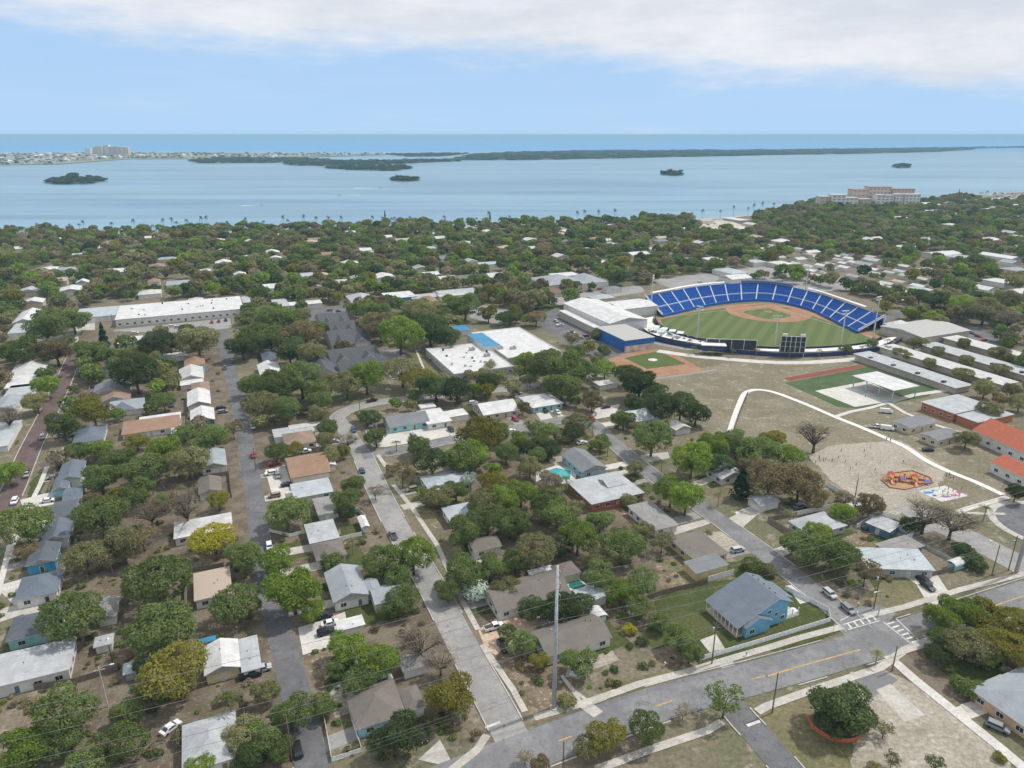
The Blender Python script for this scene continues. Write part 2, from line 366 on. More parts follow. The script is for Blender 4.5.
# kerbs by hand, open at every junction and driveway mouth
K=lambda a,b,P,w,s: strip('kerb',P[int(len(P)*a):max(int(len(P)*b),int(len(P)*a)+2)],.3,CONC,0,off=s*(w/2+.15),h=.12)
for a,b in ((.325,.36),(.375,.62),(.72,.74),(.78,1)): K(a,b,main,10.5,1)
for a,b in ((0,.14),(.2,.40),(.53,.59),(.63,.74),(.78,1)): K(a,b,main,10.5,-1)
for a,b in ((.26,.5),(.52,.70),(.75,.95)): K(a,b,st3,7.6,1); K(a+.01,b,st3,7.6,-1)
for a,b in ((.06,.3),(.34,.52),(.56,.68),(.72,.8),(.83,.955)): K(a,b,st4,7.2,1)
for a,b in ((.04,.2),(.24,.48),(.51,.6),(.62,.74),(.78,.955)): K(a,b,st4,7.2,-1)
for a,b in ((.1,.9),): K(a,b,stN,7,1); K(a+.06,b,stN,7,-1)
for a,b in ((.22,.45),(.6,1)): K(a,b,side,6.6,1); K(a,b,side,6.6,-1)
for a,b in ((.1,.75),): K(a,b,br,7.6,1); K(a,b,br,7.6,-1)
# pavements
PATHW=groundmat('pale_path',(.66,.64,.60),(.72,.70,.67),(.58,.56,.52),.2,1.5,fc=.85)
def walk(px,wd=1.6,mat=CONC,z=.05,name='pavement',sm=False): 
    P=[G(*p) for p in px]; P=smoothline(P) if sm else P
    ROADS.append((P,wd/2+.3)); return strip(name,P,wd,mat,z)
walk([(534,718),(592,701),(640,684),(687,672),(730,659),(768,648),(800,638),(842,627)],1.9)
walk([(864,617),(905,607),(960,590),(1024,574),(1080,560)],1.9)
walk([(596,770),(650,750),(707,731),(722,722)],1.9)
walk([(757,712),(768,706),(810,691),(850,678),(880,668),(905,650),(935,638)],2.0)
walk([(888,656),(915,680),(960,716),(1000,748),(1040,782)],2.6,CONCW)
walk([(405,797),(440,780),(477,750),(487,735)],1.8)
walk([(378,455),(386,467)],1.6); walk([(393,485),(410,505),(437,545),(462,600),(478,630)],1.5)
walk([(482,645),(498,668),(513,690),(525,712)],1.5)
walk([(47,467),(40,485),(30,505)],1.6,CONCW);
walk([(10,545),(4,570),(-4,600)],1.6,CONCW); walk([(16,540),(8,560)],1.2,CONC)
walk([(565,680),(573,690),(588,702)],.9); walk([(562,676),(582,704)],.9)
walk([(730,432),(738,408),(747,392),(768,391),(800,402),(835,417),(860,427),(883,437),(905,447),(925,460),(945,470),(975,482),(1003,495)],2.6,PATHW,sm=True)
walk([(1008,497),(988,503),(970,508),(953,514)],2.2,CONCW)
walk([(835,417),(850,412),(870,408),(888,403)],2.2,CONCW)
walk([(885,401),(905,413),(935,425),(962,433)],2.2,CONCW,.054); walk([(890,402),(915,395),(950,390),(965,388)],3.2,CONCW,.058)
walk([(962,513),(985,514),(1005,514)],1.5)
walk([(416,350),(425,372),(430,385)],1.2,CONCW); walk([(1020,405),(1000,395)],3)
# painted marks
def mark(px,wd,mat=PAINTW,z=.046,name='road_marking'): return strip(name,[G(*p) for p in px],wd,mat,z)
mark([(768,676.2),(800,666.5),(860,650)],.35,PAINTY); mark([(908,634.5),(925,629)],.35,PAINTY); mark([(558,741.5),(572,736.5)],.3,PAINTY); mark([(655,707),(672,701)],.3,PAINTY)
mark([(752,679.5),(765,676)],.3,PAINTY); mark([(962,617),(1024,596)],.35,PAINTY)
mark([(485,728),(500,722.5)],.6); mark([(747,726),(760,721.5)],.7)
mark([(840,621),(858,612)],.3,z=.05)
# crossing over street four
mark([(848,630),(880,621)],.3,z=.05); mark([(843,625),(872,616)],.3,z=.05)
for t in range(5):
    x=849+t*6.2; y=627.3-t*1.9; mark([(x,y),(x+4.2,y-3.9+.6)] if 0 else [(x-1.5,y-3.6),(x+2.5,y+1.2)],.55,z=.05)
# crossing over the main road
mark([(883,622),(911,644)],.3,z=.05); mark([(896,619),(919,641)],.3,z=.05)
for t in range(6):
    x=887+t*4.8; y=624.4+t*3.7; mark([(x+.5,y),(x+7,y-2.2)],.5,z=.05)
# ---------------------------------------------------------------- ground patches
z=.004
HARD=[]
def gp(name,px,mat,z=.004): 
    PATCH.append([G(*p) for p in px]); soft=mat in (DRY,LAWN,OLIVE,FIELD,SANDG,MULCH,RUBBLE)
    if mat in (CONC,CONCW,ASPH,ASPD,ASPL,PEACH,CLAY,TURF,CGREEN,CRED,MUL): HARD.append(PATCH[-1])
    if not soft: return patch(name,px,mat,z)
    Q=[]; W_=PATCH[-1]; rj=random.Random(len(PATCH))
    for a,b in zip(W_,W_[1:]+W_[:1]):
        l=math.dist(a,b); n=max(1,int(l/1.8)); d=0
        for k in range(n):
            d=max(-.9,min(.9,d*.6+rj.gauss(0,.35))) if 0<k<n-1 else d*.4; t=k/n; nx,ny=-(b[1]-a[1])/l,(b[0]-a[0])/l
            Q.append((a[0]+(b[0]-a[0])*t+nx*d,a[1]+(b[1]-a[1])*t+ny*d))
    return patch(name,Q,mat,z,world=True)
PATCH=[]
gp('lawn',[(655,600),(700,583),(770,575),(845,622),(800,640),(700,668),(640,640)],LAWN,.008)
gp('lawn',[(735,660),(798,646),(845,629),(842,622),(760,640),(700,655)],LAWN,.012)
gp('lawn',[(822,600),(842,618),(836,628),(808,612)],LAWN,.016)
gp('lawn',[(612,484),(640,470),(655,490),(632,500)],LAWN)
gp('lawn',[(339,525),(362,521),(368,538),(345,541)],LAWN,.008); gp('lawn',[(275,545),(304,540),(312,555),(280,565)],LAWN,.008)
gp('lawn',[(462,602),(485,598),(496,612),(472,620)],LAWN,.008)
gp('lawn',[(45,470),(42,500),(22,508),(34,478)],LAWN); gp('lawn',[(215,405),(229,402),(231,411),(215,413)],LAWN)
gp('lawn',[(650,365),(660,372),(705,367),(700,350),(660,350)],OLIVE,.006)
gp('lawn',[(408,350),(435,350),(450,378),(425,385)],OLIVE); gp('lawn',[(515,305),(575,300),(580,316),(520,322)],LAWN)
gp('school_field',[(735,385),(760,378),(830,350),(880,358),(1000,420),(1010,470),(990,510),(930,530),(860,500),(800,480),(730,440)],FIELD,.004)
gp('school_field',[(655,378),(735,362),(880,352),(870,360),(735,385),(730,445),(700,425),(650,410)],FIELD,.006)
gp('bare_sand',[(835,445),(900,440),(950,470),(930,500),(890,520),(830,480),(808,455)],SANDG,.008)
gp('bare_sand',[(850,672),(882,668),(930,690),(1010,760),(1010,790),(850,790),(858,720)],SANDG,.008)
gp('stony_yard',[(484,640),(520,690),(532,722),(560,712),(585,700),(560,660)],RUBBLE,.008)
gp('stony_yard',[(650,655),(690,640),(700,668),(672,676)],RUBBLE,.008); gp('stony_yard',[(655,560),(690,560),(705,590),(665,600)],RUBBLE,.006)
gp('stony_yard',[(300,655),(345,645),(355,680),(320,690)],RUBBLE,.006)
gp('front_yard',[(700,535),(735,528),(760,550),(722,560)],SANDG,.006)
gp('concrete_yard',[(265,470),(285,465),(298,505),(275,505)],CONCW,.012)
gp('concrete_yard',[(365,430),(400,427),(410,415),(440,412),(450,437),(385,447),(372,447)],CONCW,.010)
gp('concrete_yard',[(298,628),(345,612),(350,640),(303,655)],CONCW,.012)
gp('driveway',[(478,630),(505,613),(530,605),(540,625),(515,640),(496,655),(486,650)],PEACH,.012)
gp('driveway',[(914,580),(936,573),(952,597),(930,608)],CONCW,.012)
gp('driveway',[(786,586),(802,583),(818,600),(800,604)],CONCW,.020); gp('driveway',[(191,612),(228,604),(240,637),(192,640)],ASPH,.012)
gp('driveway',[(535,412),(546,409),(556,422),(545,426)],CONCW,.02); gp('driveway',[(596,408),(620,404),(614,416),(590,420)],CONCW,.012)
gp('driveway',[(735,512),(770,500),(775,507),(740,522)],CONCW,.012); gp('driveway',[(725,520),(765,500),(768,505),(740,530)],CONC,.014)
gp('driveway',[(608,474),(632,468),(636,472),(612,478)],CONC,.012); gp('driveway',[(672,528),(710,518),(712,523),(675,535)],CONC,.012)
gp('driveway',[(640,455),(668,452),(670,458),(645,463)],CONC,.012); gp('driveway',[(960,705),(985,697),(992,705),(968,713)],CONC,.03)
gp('driveway',[(576,705),(588,700),(603,712),(594,718)],CONC,.052); gp('driveway',[(700,640),(716,634),(735,665),(722,669)],CONC,.01)
gp('driveway',[(400,505),(425,500),(428,505),(404,510)],CONC,.014); gp('driveway',[(209,399),(230,395),(231,402),(210,404)],CONCW,.014)
gp('driveway',[(418,590),(428,588),(440,600),(430,608)],CONC,.01); gp('driveway',[(0,585),(26,578),(28,583),(0,592)],CONCW,.012); gp('driveway',[(20,500),(58,490),(60,503),(24,510)],CONCW,.012)
gp('driveway',[(0,609),(20,604),(24,614),(0,622)],CONC,.012); gp('driveway',[(418,760),(440,740),(455,768)],CONC,.03)
gp('driveway',[(855,680),(880,668),(898,680),(870,700)],ASPH,.014); gp('driveway',[(876,690),(890,684),(925,715),(905,722)],CONC,.016)
gp('car_park',[(530,319),(556,308),(600,323),(640,345),(630,352),(602,361),(572,346)],ASPD,.018); gp('car_park',[(75,322),(95,320),(95,345),(75,348)],CONC,.012)
gp('car_park',[(113,330),(230,318),(232,328),(115,340)],ASPL,.014); gp('car_park',[(950,325),(985,328),(1000,345),(965,348),(940,335)],ASPD,.014)
gp('car_park',[(530,300),(640,285),(645,292),(560,305)],ASPL,.010); gp('car_park',[(300,312),(345,306),(350,316),(305,322)],ASPD,.010)
gp('car_park',[(455,300),(520,312),(500,325),(470,318)],ASPL,.010); gp('car_park',[(690,222),(725,219),(750,228),(700,232)],SANDW,.01)
gp('car_park',[(700,300),(650,280),(800,262),(860,285),(850,290),(770,272)],ASPL,.008)
gp('red_track_bed',[(784,378),(858,365),(866,367),(790,381)],CRED,.016)
gp('green_court',[(785,383),(868,367),(935,388),(930,396),(900,402),(868,410),(838,407)],CGREEN,.012)
gp('court_slab',[(815,391),(868,381),(905,399),(855,407)],CONCW,.020)
gp('mulch_bed',[(881,480),(888,474),(912,471),(930,478),(933,483),(905,490),(890,488)],MUL,.016)
gp('painted_play_court',[(919,491),(945,485.5),(968,496),(942,502)],CONCW,.016)
gp('ball_diamond_clay',[(603,357),(655,349),(668,350),(705,371),(640,379),(614,372)],CLAY,.012)
gp('ball_diamond_turf',[(624,358),(659,351),(686,364),(647,369)],TURF,.016)
patch('diamond_circle',ringpts(*G(652.8,359.8),2.6)[:-1],PAINTW,.020,True)
gp('road_apron',[(834,624),(846,611),(866,605),(884,607),(896,614),(884,628),(850,642)],ASPH,.034)
gp('bullpen_ground',[(1000,355),(960,335),(985,330),(1040,345)],MULCH,.01)
gp('leaf_litter',[(240,420),(330,400),(350,470),(420,560),(470,650),(440,720),(330,720),(290,600),(260,520)],MULCH,.002)
gp('leaf_litter',[(80,330),(220,335),(255,560),(300,768),(100,768),(40,600)],MULCH,.002)
gp('leaf_litter',[(420,470),(600,440),(700,520),(640,640),(480,640)],MULCH,.0025)
gp('leaf_litter',[(830,620),(1000,600),(1050,700),(900,700)],MULCH,.0035)
gp('lawn',[(128,548),(168,540),(180,560),(140,575)],LAWN,.01)
gp('lawn',[(92,640),(118,640),(120,668),(80,680),(72,655)],OLIVE,.01)
gp('lawn',[(140,700),(230,690),(235,715),(150,730)],LAWN,.01)
gp('lawn',[(155,395),(185,392),(188,405),(160,408)],OLIVE,.01)
gp('lawn',[(640,690),(700,676),(720,684),(660,702)],OLIVE,.01)
gp('worn_lawn',[(395,490),(420,485),(440,520),(415,525)],OLIVE,.01); gp('worn_lawn',[(610,700),(700,676),(690,665),(600,690)],OLIVE,.01)
gp('worn_lawn',[(760,710),(850,685),(850,768),(800,768)],OLIVE,.006); gp('worn_lawn',[(860,600),(900,570),(930,590),(925,605),(880,612)],OLIVE,.006)
gp('worn_lawn',[(560,440),(600,432),(612,445),(640,470),(600,470)],OLIVE,.006)
# ---------------------------------------------------------------- houses
def fitrect(px,z,rot,world=False):
    P=[p if world else G(p[0],p[1],z) for p in px]; c,s=math.cos(rot),math.sin(rot)
    U=[p[0]*c+p[1]*s for p in P]; V=[-p[0]*s+p[1]*c for p in P]
    u0,u1,v0,v1=min(U),max(U),min(V),max(V); uc,vc=(u0+u1)/2,(v0+v1)/2
    return (uc*c-vc*s,uc*s+vc*c,u1-u0,v1-v0)
_WM={}
def winmesh(w,h,kind='window'):
    k=(round(w,1),round(h,1),kind)
    if k in _WM: return _WM[k]
    f=MB(); t=.10
    f.box(-w/2-t,-w/2,-.06,.03,-t,h+t); f.box(w/2,w/2+t,-.06,.03,-t,h+t); f.box(-w/2,w/2,-.06,.03,h,h+t); f.box(-w/2,w/2,-.06,.03,-t,0)
    if kind=='window': f.box(-.03,.03,-.05,.02,0,h)
    g=MB().box(-w/2,w/2,-.02,.02,0,h)
    _WM[k]=(f.mesh(kind,WHITE),g.mesh('pane',GLASS if kind=='window' else plain((.5,.48,.44),.5))); return _WM[k]
def addwin(par,x,y,z,ang,w=1.5,h=1.1,kind='window'):
    a,b=winmesh(w,h,kind); o=link(kind,a,par); o.location=(x,y,z); o.rotation_euler=(0,0,ang)
    p=link('pane' if kind=='window' else 'door_leaf',b,o)
    if kind=='door': p.material_slots[0].link='OBJECT'; p.material_slots[0].material=plain(random.choice([(.55,.54,.5),(.5,.5,.48),(.25,.12,.08),(.12,.16,.2),(.06,.06,.06),(.3,.2,.13)]),.5)
    return o
def roofshape(lx,ly,e,kind,rise,ridge,th=.16):
    mb=MB(); x,y=lx/2,ly/2
    if kind=='flat':
        mb.box(-x,x,-y,y,e,e+.22); return mb
    if kind=='parapet':
        mb.box(-x,x,-y,y,e,e+.12); t=.35
        for a in ((-x,x,-y,-y+t),(-x,x,y-t,y),(-x,-x+t,-y+t,y-t),(x-t,x,-y+t,y-t)): mb.box(*a,e+.12,e+.5)
        return mb
    if kind=='shed':
        v=[(-x,-y,e),(x,-y,e),(x,y,e+rise),(-x,y,e+rise)]; v=v+[(a,b,c+th) for a,b,c in v]
        return mb.add(v,[(3,2,1,0),(4,5,6,7),(0,1,5,4),(1,2,6,5),(2,3,7,6),(3,0,4,7)])
    if kind=='barrel':
        n=10; sw=ridge=='y'; X=y if sw else x; Y=x if sw else y
        for i in range(n):
            a,b=math.pi*i/n,math.pi*(i+1)/n
            v=[(s*X,-Y*math.cos(t),e+rise*math.sin(t)+d) for d in (0,th) for t in (a,b) for s in (-1,1)]
            if sw: v=[(q[1],-q[0],q[2]) for q in v]
            mb.add(v,[(0,1,3,2),(4,6,7,5),(0,4,5,1),(2,3,7,6),(0,2,6,4),(1,5,7,3)])
        return mb
    sw=(ridge=='y'); X,Y=(y,x) if sw else (x,y)
    hip=X-Y if kind=='hip' else X
    if kind=='hip' and hip<.3: hip=.3
    v=[(-X,-Y,e),(X,-Y,e),(X,Y,e),(-X,Y,e),(-hip,0,e+rise),(hip,0,e+rise)]; v=v+[(a,b,c+th) for a,b,c in v]
    if sw: v=[(-b,a,c) for a,b,c in v]
    f=[(0,1,7,6),(1,2,8,7),(2,3,9,8),(3,0,6,9),(6,7,11,10),(8,9,10,11),(7,8,11),(9,6,10),(1,0,4,5),(3,2,5,4),(2,1,5),(0,3,4)]
    return mb.add(v,f)
def wallshape(lx,ly,e,kind,rise,ridge,ox,oh):
    mb=MB(); x,y=lx/2-oh,ly/2-oh
    mb.box(-x,x,-y,y,-.3,e+.04)
    if kind=='gable':
        k=(y/(ly/2)) if ridge!='y' else (x/(lx/2)); t=.02
        if ridge=='y': v=[(s*x,q,e+.04) for q in (-y+t,y-t) for s in (-1,1)]+[(0,q,e+rise*.995*k+rise*(1-k)) for q in (-y+t,y-t)]; f=[(0,1,4),(3,2,5),(0,4,5,2),(1,3,5,4),(0,2,3,1)]
        else: v=[(q,s*y,e+.04) for q in (-x+t,x-t) for s in (-1,1)]+[(q,0,e+rise*.995*k+rise*(1-k)) for q in (-x+t,x-t)]; f=[(1,0,4),(2,3,5),(4,5,3,1),(0,2,5,4),(0,1,3,2)]
        v=[(a,b,min(c,e+rise)) for a,b,c in v]
        mb.add(v,f)
    return mb
WALLC={'w':(.68,.67,.64),'c':(.58,.53,.42),'y':(.62,.52,.28),'t':(.30,.55,.56),'B':(.06,.30,.52),'b':(.30,.55,.66),'k':(.40,.15,.08),'g':(.42,.42,.41),'p':(.62,.42,.27),'n':(.10,.19,.30),'R':(.02,.13,.42),'r':(.5,.14,.08),'s':(.47,.43,.36)}
ROOFC={'w':('membrane',(.54,.54,.53)),'W':('membrane',(.62,.62,.62)),'l':('shingle',(.32,.35,.38)),'g':('shingle',(.20,.21,.225)),'d':('shingle',(.105,.12,.145)),'k':('shingle',(.085,.09,.10)),
 'm':('metal',(.42,.47,.50)),'b':('shingle',(.28,.20,.15)),'t':('gravel',(.44,.36,.29)),'o':('shingle',(.30,.19,.125)),'r':('tile',(.42,.12,.06)),'G':('gravel',(.42,.42,.40)),'B':('metal',(.03,.23,.42)),'n':('shingle',(.175,.155,.135)),'u':('shingle',(.135,.165,.205)),'q':('membrane',(.42,.44,.46)),'P':('membrane',(.27,.265,.26))}
def trimroof(o,trim=None):
    me=o.data; me.materials.append(trim or plain((.62,.61,.58),.5))
    for p in me.polygons:
        if abs(p.normal.z)<.25: p.material_index=len(me.materials)-1
    return o
def house(label,px,roof='hip',rc='g',wc='w',e=2.7,rise=None,ridge=None,rot=23.5,oh=.45,wins=True,cat='house',ref=None,name=None,extra=(),shrink=1,chim=False,nw=None,auto=None,group=None,door=True,world=False,fasc=None):
    rot=R(rot); cx,cy,lx,ly=fitrect(px,e,rot,world); D=math.hypot(cx,cy)
    lx*=shrink; ly*=shrink
    if ridge is None: ridge='x' if lx>=ly else 'y'
    if rise is None: rise=(min(lx,ly) if kindish(roof) else 4)*.5*.38
    r=empty(name or 'house',cx,cy,0,rot); tag(r,label,cat,group=group,ref=ref,auto=auto)
    OCC.append((cx,cy,lx/2,ly/2,rot))
    km,kc=ROOFC[rc]
    wall=plain(WALLC[wc],.75,0,.12,.6)
    wallshape(lx,ly,e,roof,rise,ridge,0,oh).build('wall',wall,r)
    rf=trimroof(roofshape(lx,ly,e,roof,rise,ridge).build('roof',roofmat(km,kc),r))
    if chim:
        MB().box(-.45,.45,-.35,.35,e,e+rise+1.0).build('chimney',plain((.3,.2,.15)),rf).location=(lx*.2,ly*.1,0)
    if wins and D<(600 if nw else 330):
        x,y=lx/2-oh,ly/2-oh
        sides=[(0,-y-.05,0,2*x),( -x-.05 if cx*math.cos(rot)+cy*math.sin(rot)>0 else x+.05,0, -math.pi/2 if cx*math.cos(rot)+cy*math.sin(rot)>0 else math.pi/2,2*y)]
        for si,(sx,sy,an,ln) in enumerate(sides):
            n=max(1,int(ln/3.6)); 
            if nw: n=min(n,nw)
            for k in range(n):
                t=(k+.5)/n*ln-ln/2
                px_,py_=(t,sy) if si==0 else (sx,t)
                if door and si==0 and k==n//2: addwin(r,px_,py_,.1,an,.95,2.05,'door')
                else: addwin(r,px_,py_,1.0 if e<4 else 1.3,an,1.5,1.15)
                if e>5: addwin(r,px_,py_,e-1.9,an,1.4,1.2)
    if D<300 and rise and roof in('gable','hip','flat','shed'):   # plumbing vents and a turbine on the roof
        for k in range(random.choice([1,2,3])):
            ux,uy=random.uniform(-.35,.35)*lx,random.uniform(-.3,.3)*ly
            zt=e+.15+(0 if roof=='flat' else (rise*(1-abs(ux)/(lx/2)) if ridge=='y' else rise*(1-abs(uy)/(ly/2))) if roof=='gable' else (rise*(uy/ly+.5) if roof=='shed' else rise*.2))
            v=(MB().tube([(0,0,-.3),(0,0,.35)],.09,6) if k!=1 else MB().tube([(0,0,-.2),(0,0,.3),(0,0,.5)],[.12,.25,.12],8)).build('roof_vent',STEEL if k==1 else DARKM,rf); v.location=(ux,uy,zt)
    if D>=300 and nw and lx*ly>700:
        for k in range(14):
            v=MB().box(-.5,.5,-.4,.4,-.2,random.uniform(.4,1.1)).build('roof_vent',random.choice([STEEL,DARKM,GREYP]),rf); v.location=(random.uniform(-.45,.45)*lx,random.uniform(-.4,.4)*ly,e+.3)
    for ex in extra:   # wings: (px, roof, rc, wc, e, rise, ridge)
        p2,r2,c2,w2,e2=ex[:5]; ri2=ex[5] if len(ex)>5 and ex[5] else None; rg=ex[6] if len(ex)>6 else None
        ax,ay,l2,m2=fitrect(p2,e2,rot,world)
        if rg is None: rg='x' if l2>=m2 else 'y'
        if ri2 is None: ri2=min(l2,m2)*.19
        dx,dy=ax-cx,ay-cy; c,s=math.cos(rot),math.sin(rot); loc=(dx*c+dy*s,-dx*s+dy*c,0)
        if w2: a=wallshape(l2,m2,e2,r2,ri2,rg,0,min(oh,.3)).build('wall',plain(WALLC[w2],.75,0,.12,.6),r); a.location=loc
        b=trimroof(roofshape(l2,m2,e2,r2,ri2,rg).build('roof',roofmat(*ROOFC[c2]),r)); b.location=loc
        if not w2:
            pl=MB()
            for qx in (-l2/2+.3,l2/2-.3):
                o=MB().tube([(qx+loc[0],-m2/2+.3+loc[1],0),(qx+loc[0],-m2/2+.3+loc[1],e2)],.09).build('post',WHITE,r)
        OCC.append((ax,ay,l2/2,m2/2,rot))
    return r
def kindish(r): return r in ('gable','hip','barrel')
H=house
# left column, new grey-roofed row
H('grey gabled house with pale blue gable and white porch beside the brick street',[(55,478),(60,463),(84,464),(84,480)],'gable','u','w',3.2,ref='pale blue gabled porch house',ridge='y',extra=[([(53,487),(56,478),(69,477),(68,489)],'gable','u','b',2.7,1.2,'y')],shrink=.8)
H('slate-roofed house with aqua gable trim directly below the white porch house',[(61,497),(66,487),(86,487),(84,500)],'gable','u','b',3.4,ref='aqua-trimmed slate house',ridge='x',shrink=.8)
H('long dark slate roof house with white fascia between aqua and arched gable houses',[(48,514),(58,500),(82,502),(76,517)],'gable','d','w',3.2,ridge='x',shrink=.8)
H('slate house with a broad white arched gable trim below a white shed roof',[(38,538),(50,521),(72,522),(72,540)],'gable','u','w',3.2,ridge='y',ref='arched white gable house',shrink=.8)
H('slate house with bright blue gable wall and one small window',[(23,562),(36,545),(64,546),(58,563)],'gable','d','B',3.2,ridge='y',ref='bright blue gable wall',shrink=.8)
H('slate hip roof house with white side wall and small palm beside it',[(12,592),(30,574),(62,576),(62,594)],'hip','u','w',3.0,ref='slate hip roof house',shrink=.8)
H('dark slate hip roof house with pale aqua wall',[(6,640),(22,616),(48,613),(60,630)],'hip','d','t',3.0,ref='pale aqua walled house')
H('large stained pale flat roof building beside the white van',[(0,655),(-30,665),(68,640),(70,670),(0,680)],'flat','q','w',3.2,ref='large pale flat roof')
H('small white gabled shed roof beside the arched gable house',[(33,529),(36,524),(50,523),(48,530)],'gable','w','w',2.2,cat='shed',name='shed',wins=False)
H('grey carport roof below the big oaks near the slate hip house',[(100,601),(116,598),(117,617),(104,619)],'gable','P','w',2.3,cat='carport',name='carport',wins=False)
H('low grey flat shed roof beside the pale utility pole',[(95,638),(112,635),(113,644),(96,646)],'flat','q','w',2.2,cat='shed',name='shed',wins=False)
H('long narrow blue-grey metal shed left of the golden oak',[(124,664),(148,660),(149,668),(126,675)],'gable','m','g',2.2,cat='shed',name='shed',wins=False,ref='blue-grey metal shed')
# strip west of street two
H('blue-grey gabled house with white ridge beside asphalt street bend',[(200,453),(221,450),(227,464),(206,469)],'gable','l','w',2.7,ridge='y',ref='white-ridged grey house')
H('dark brown roofed cottage with white gable end beside the street',[(198,483),(218,477),(222,490),(206,494)],'gable','n','w',2.7)
H('long white stained flat roof house above the bright yellow tree',[(174,526),(186,521),(230,514),(233,526),(188,537)],'flat','w','w',2.7,ref='long white flat house')
H('tan gravel flat roof house with white end wall and roof vents',[(194,574),(230,569),(229,590),(194,602)],'flat','t','w',2.9,ref='tan gravel roof house')
H('yellow walled house with white metal gable roof by the golden oak',[(203,648),(238,639),(240,667),(208,676)],'gable','W','y',2.8,ref='yellow walled white-roofed house',extra=[([(199,641),(214,637),(216,640),(201,644)],'shed','B',None,2.5,.3)])
H('large pale metal hip roof house at the bottom beneath the power lines',[(182,726),(236,718),(236,755),(182,775)],'hip','q','w',2.9,ref='pale hip roof under the lines')
H('brown and grey flat roof patio cover beside the street kerb',[(238,640),(256,637),(262,668),(243,672)],'flat','q','w',2.3,cat='carport',name='carport',wins=False)
# middle left row by brick street and street two
H('grey shingled cottage beside brick street with white van in front',[(75,435),(84,427),(107,427),(100,440)],'hip','u','w',2.7,ref='grey cottage by the brick street')
H('wide low house with orange-tan roof and white flat section',[(122,431),(125,423),(178,417),(180,427)],'shed','o','w',2.6,.5,ref='orange-tan roofed house',extra=[([(139,421),(181,412),(181,418),(141,424)],'flat','W','w',2.8),([(172,427),(181,424),(181,433),(171,433)],'flat','W','w',2.4)])
H('navy walled house with bright white gable roof beside the street',[(190,411),(212,408),(215,418),(191,423)],'gable','W','n',2.8,ridge='y',ref='navy house with white roof')
H('white gabled house with brown rear roof next to the navy house',[(187,399),(208,390),(211,402),(188,407)],'gable','W','w',2.7,ridge='y',ref='white gabled house',extra=[([(191,386),(205,382),(210,390),(195,393)],'hip','b','w',2.7)])
H('pale grey flat house with turquoise canopy beside the asphalt street',[(179,370),(202,367),(204,377),(180,381)],'gable','w','w',2.7,ref='turquoise canopy house',extra=[([(195,368),(204,367),(205,371),(197,373)],'shed','B',None,2.6,.2),([(180,378),(203,375),(203,383),(181,386)],'shed','W','w',2.4,.5)])
H('small rust-brown hip roof house above the turquoise canopy',[(184,363),(198,356),(205,360),(190,366)],'hip','o','w',2.7)
H('blue-grey gabled garage with white door beneath the orange-tan house',[(111,407),(140,399),(145,408),(115,412)],'gable','l','w',2.6,ref='blue-grey gabled garage',name='garage',cat='garage')
H('grey shingled house with dark patched roof in the oak grove',[(94,389),(118,383),(130,390),(100,396)],'gable','g','w',2.7)
H('long brown shingle roof house next to the dark patched roof',[(101,396),(128,391),(130,399),(105,403)],'gable','b','w',2.7)
H('slate blue house with aqua porch roof in the oak grove',[(110,403),(122,400),(137,401),(136,409),(112,411)],'hip','u','t',2.7)
H('narrow grey gabled house with pale end wall beside the big dark oak',[(103,371),(108,362),(117,362),(117,372)],'gable','l','w',2.7,ridge='y')
H('white flat roofed office among trees at the left edge',[(10,380),(34,374),(36,382),(14,388)],'flat','W','w',3,ref='white office at the left edge')
H('white porticoed house with stepped pale roof by the brick street',[(12,371),(40,362),(45,370),(20,376)],'hip','w','w',3)
H('grey flat roofed duplex below the white office',[(9,389),(30,384),(32,392),(12,397)],'flat','q','w',3)
H('blue-grey metal roofed house at the left frame edge beneath the oaks',[(-4,402),(10,398),(20,405),(0,412)],'gable','l','w',2.8)
H('brown curved-roof hall set back in the trees near the left edge',[(5,347),(16,339),(28,341),(18,350)],'barrel','n','w',3,1.6)
H('white gabled long house near the left edge above the oaks',[(14,321),(26,312),(41,311),(36,322)],'gable','W','w',3,ridge='y',extra=[([(13,331),(17,323),(34,323),(31,332)],'shed','q','w',2.6,.4)])
H('white metal carport on posts below the warehouse road',[(118,341),(139,336),(142,340),(121,344)],'flat','W','w',2.6,name='carport',cat='carport')
H('bright white single storey cottage with dark hedge behind it',[(163,355),(184,352),(186,356),(165,358)],'flat','W','w',2.6)
H('pale canvas-white garage beside the brick cross street',[(0,428),(0,423),(13,426),(8,446)],'flat','q','w',2.5,name='garage',cat='garage')
# between street two and street three
H('brown roofed cottage with white carport at the north end of the asphalt street',[(282,436),(312,430),(316,442),(286,446)],'hip','b','w',2.7,ref='brown roofed cottage',extra=[([(273,434),(312,424),(313,429),(275,438)],'flat','q','w',2.6),([(288,426),(322,421),(323,425),(290,430)],'flat','w','w',2.8)])
H('cream house with faded orange-brown gable roof and red car outside',[(288,471),(300,456),(326,459),(330,472)],'gable','o','y',2.9,ridge='x',ref='cream orange-brown roofed house',extra=[([(292,478),(294,471),(327,470),(327,478)],'shed','n','y',2.5,.3)])
H('white annexe roof beside the orange-brown roofed house',[(322,459),(332,455),(335,464),(326,467)],'gable','W','w',2.6,name='outbuilding',cat='outbuilding',wins=False)
H('long pale blue-grey metal roof house below the cream house',[(291,489),(328,479),(333,490),(300,498)],'shed','m','w',2.7,.5,ref='long pale blue metal house')
H('grey weathered patio roof among trees beside the long metal house',[(313,500),(330,496),(334,512),(318,516)],'flat','P','w',2.5,name='patio_cover',cat='patio cover',wins=False)
H('grey streaked flat roof house beside the small fenced lawn',[(304,526),(332,521),(340,538),(309,541)],'shed','q','w',2.6,.4,ref='streaked grey flat house')
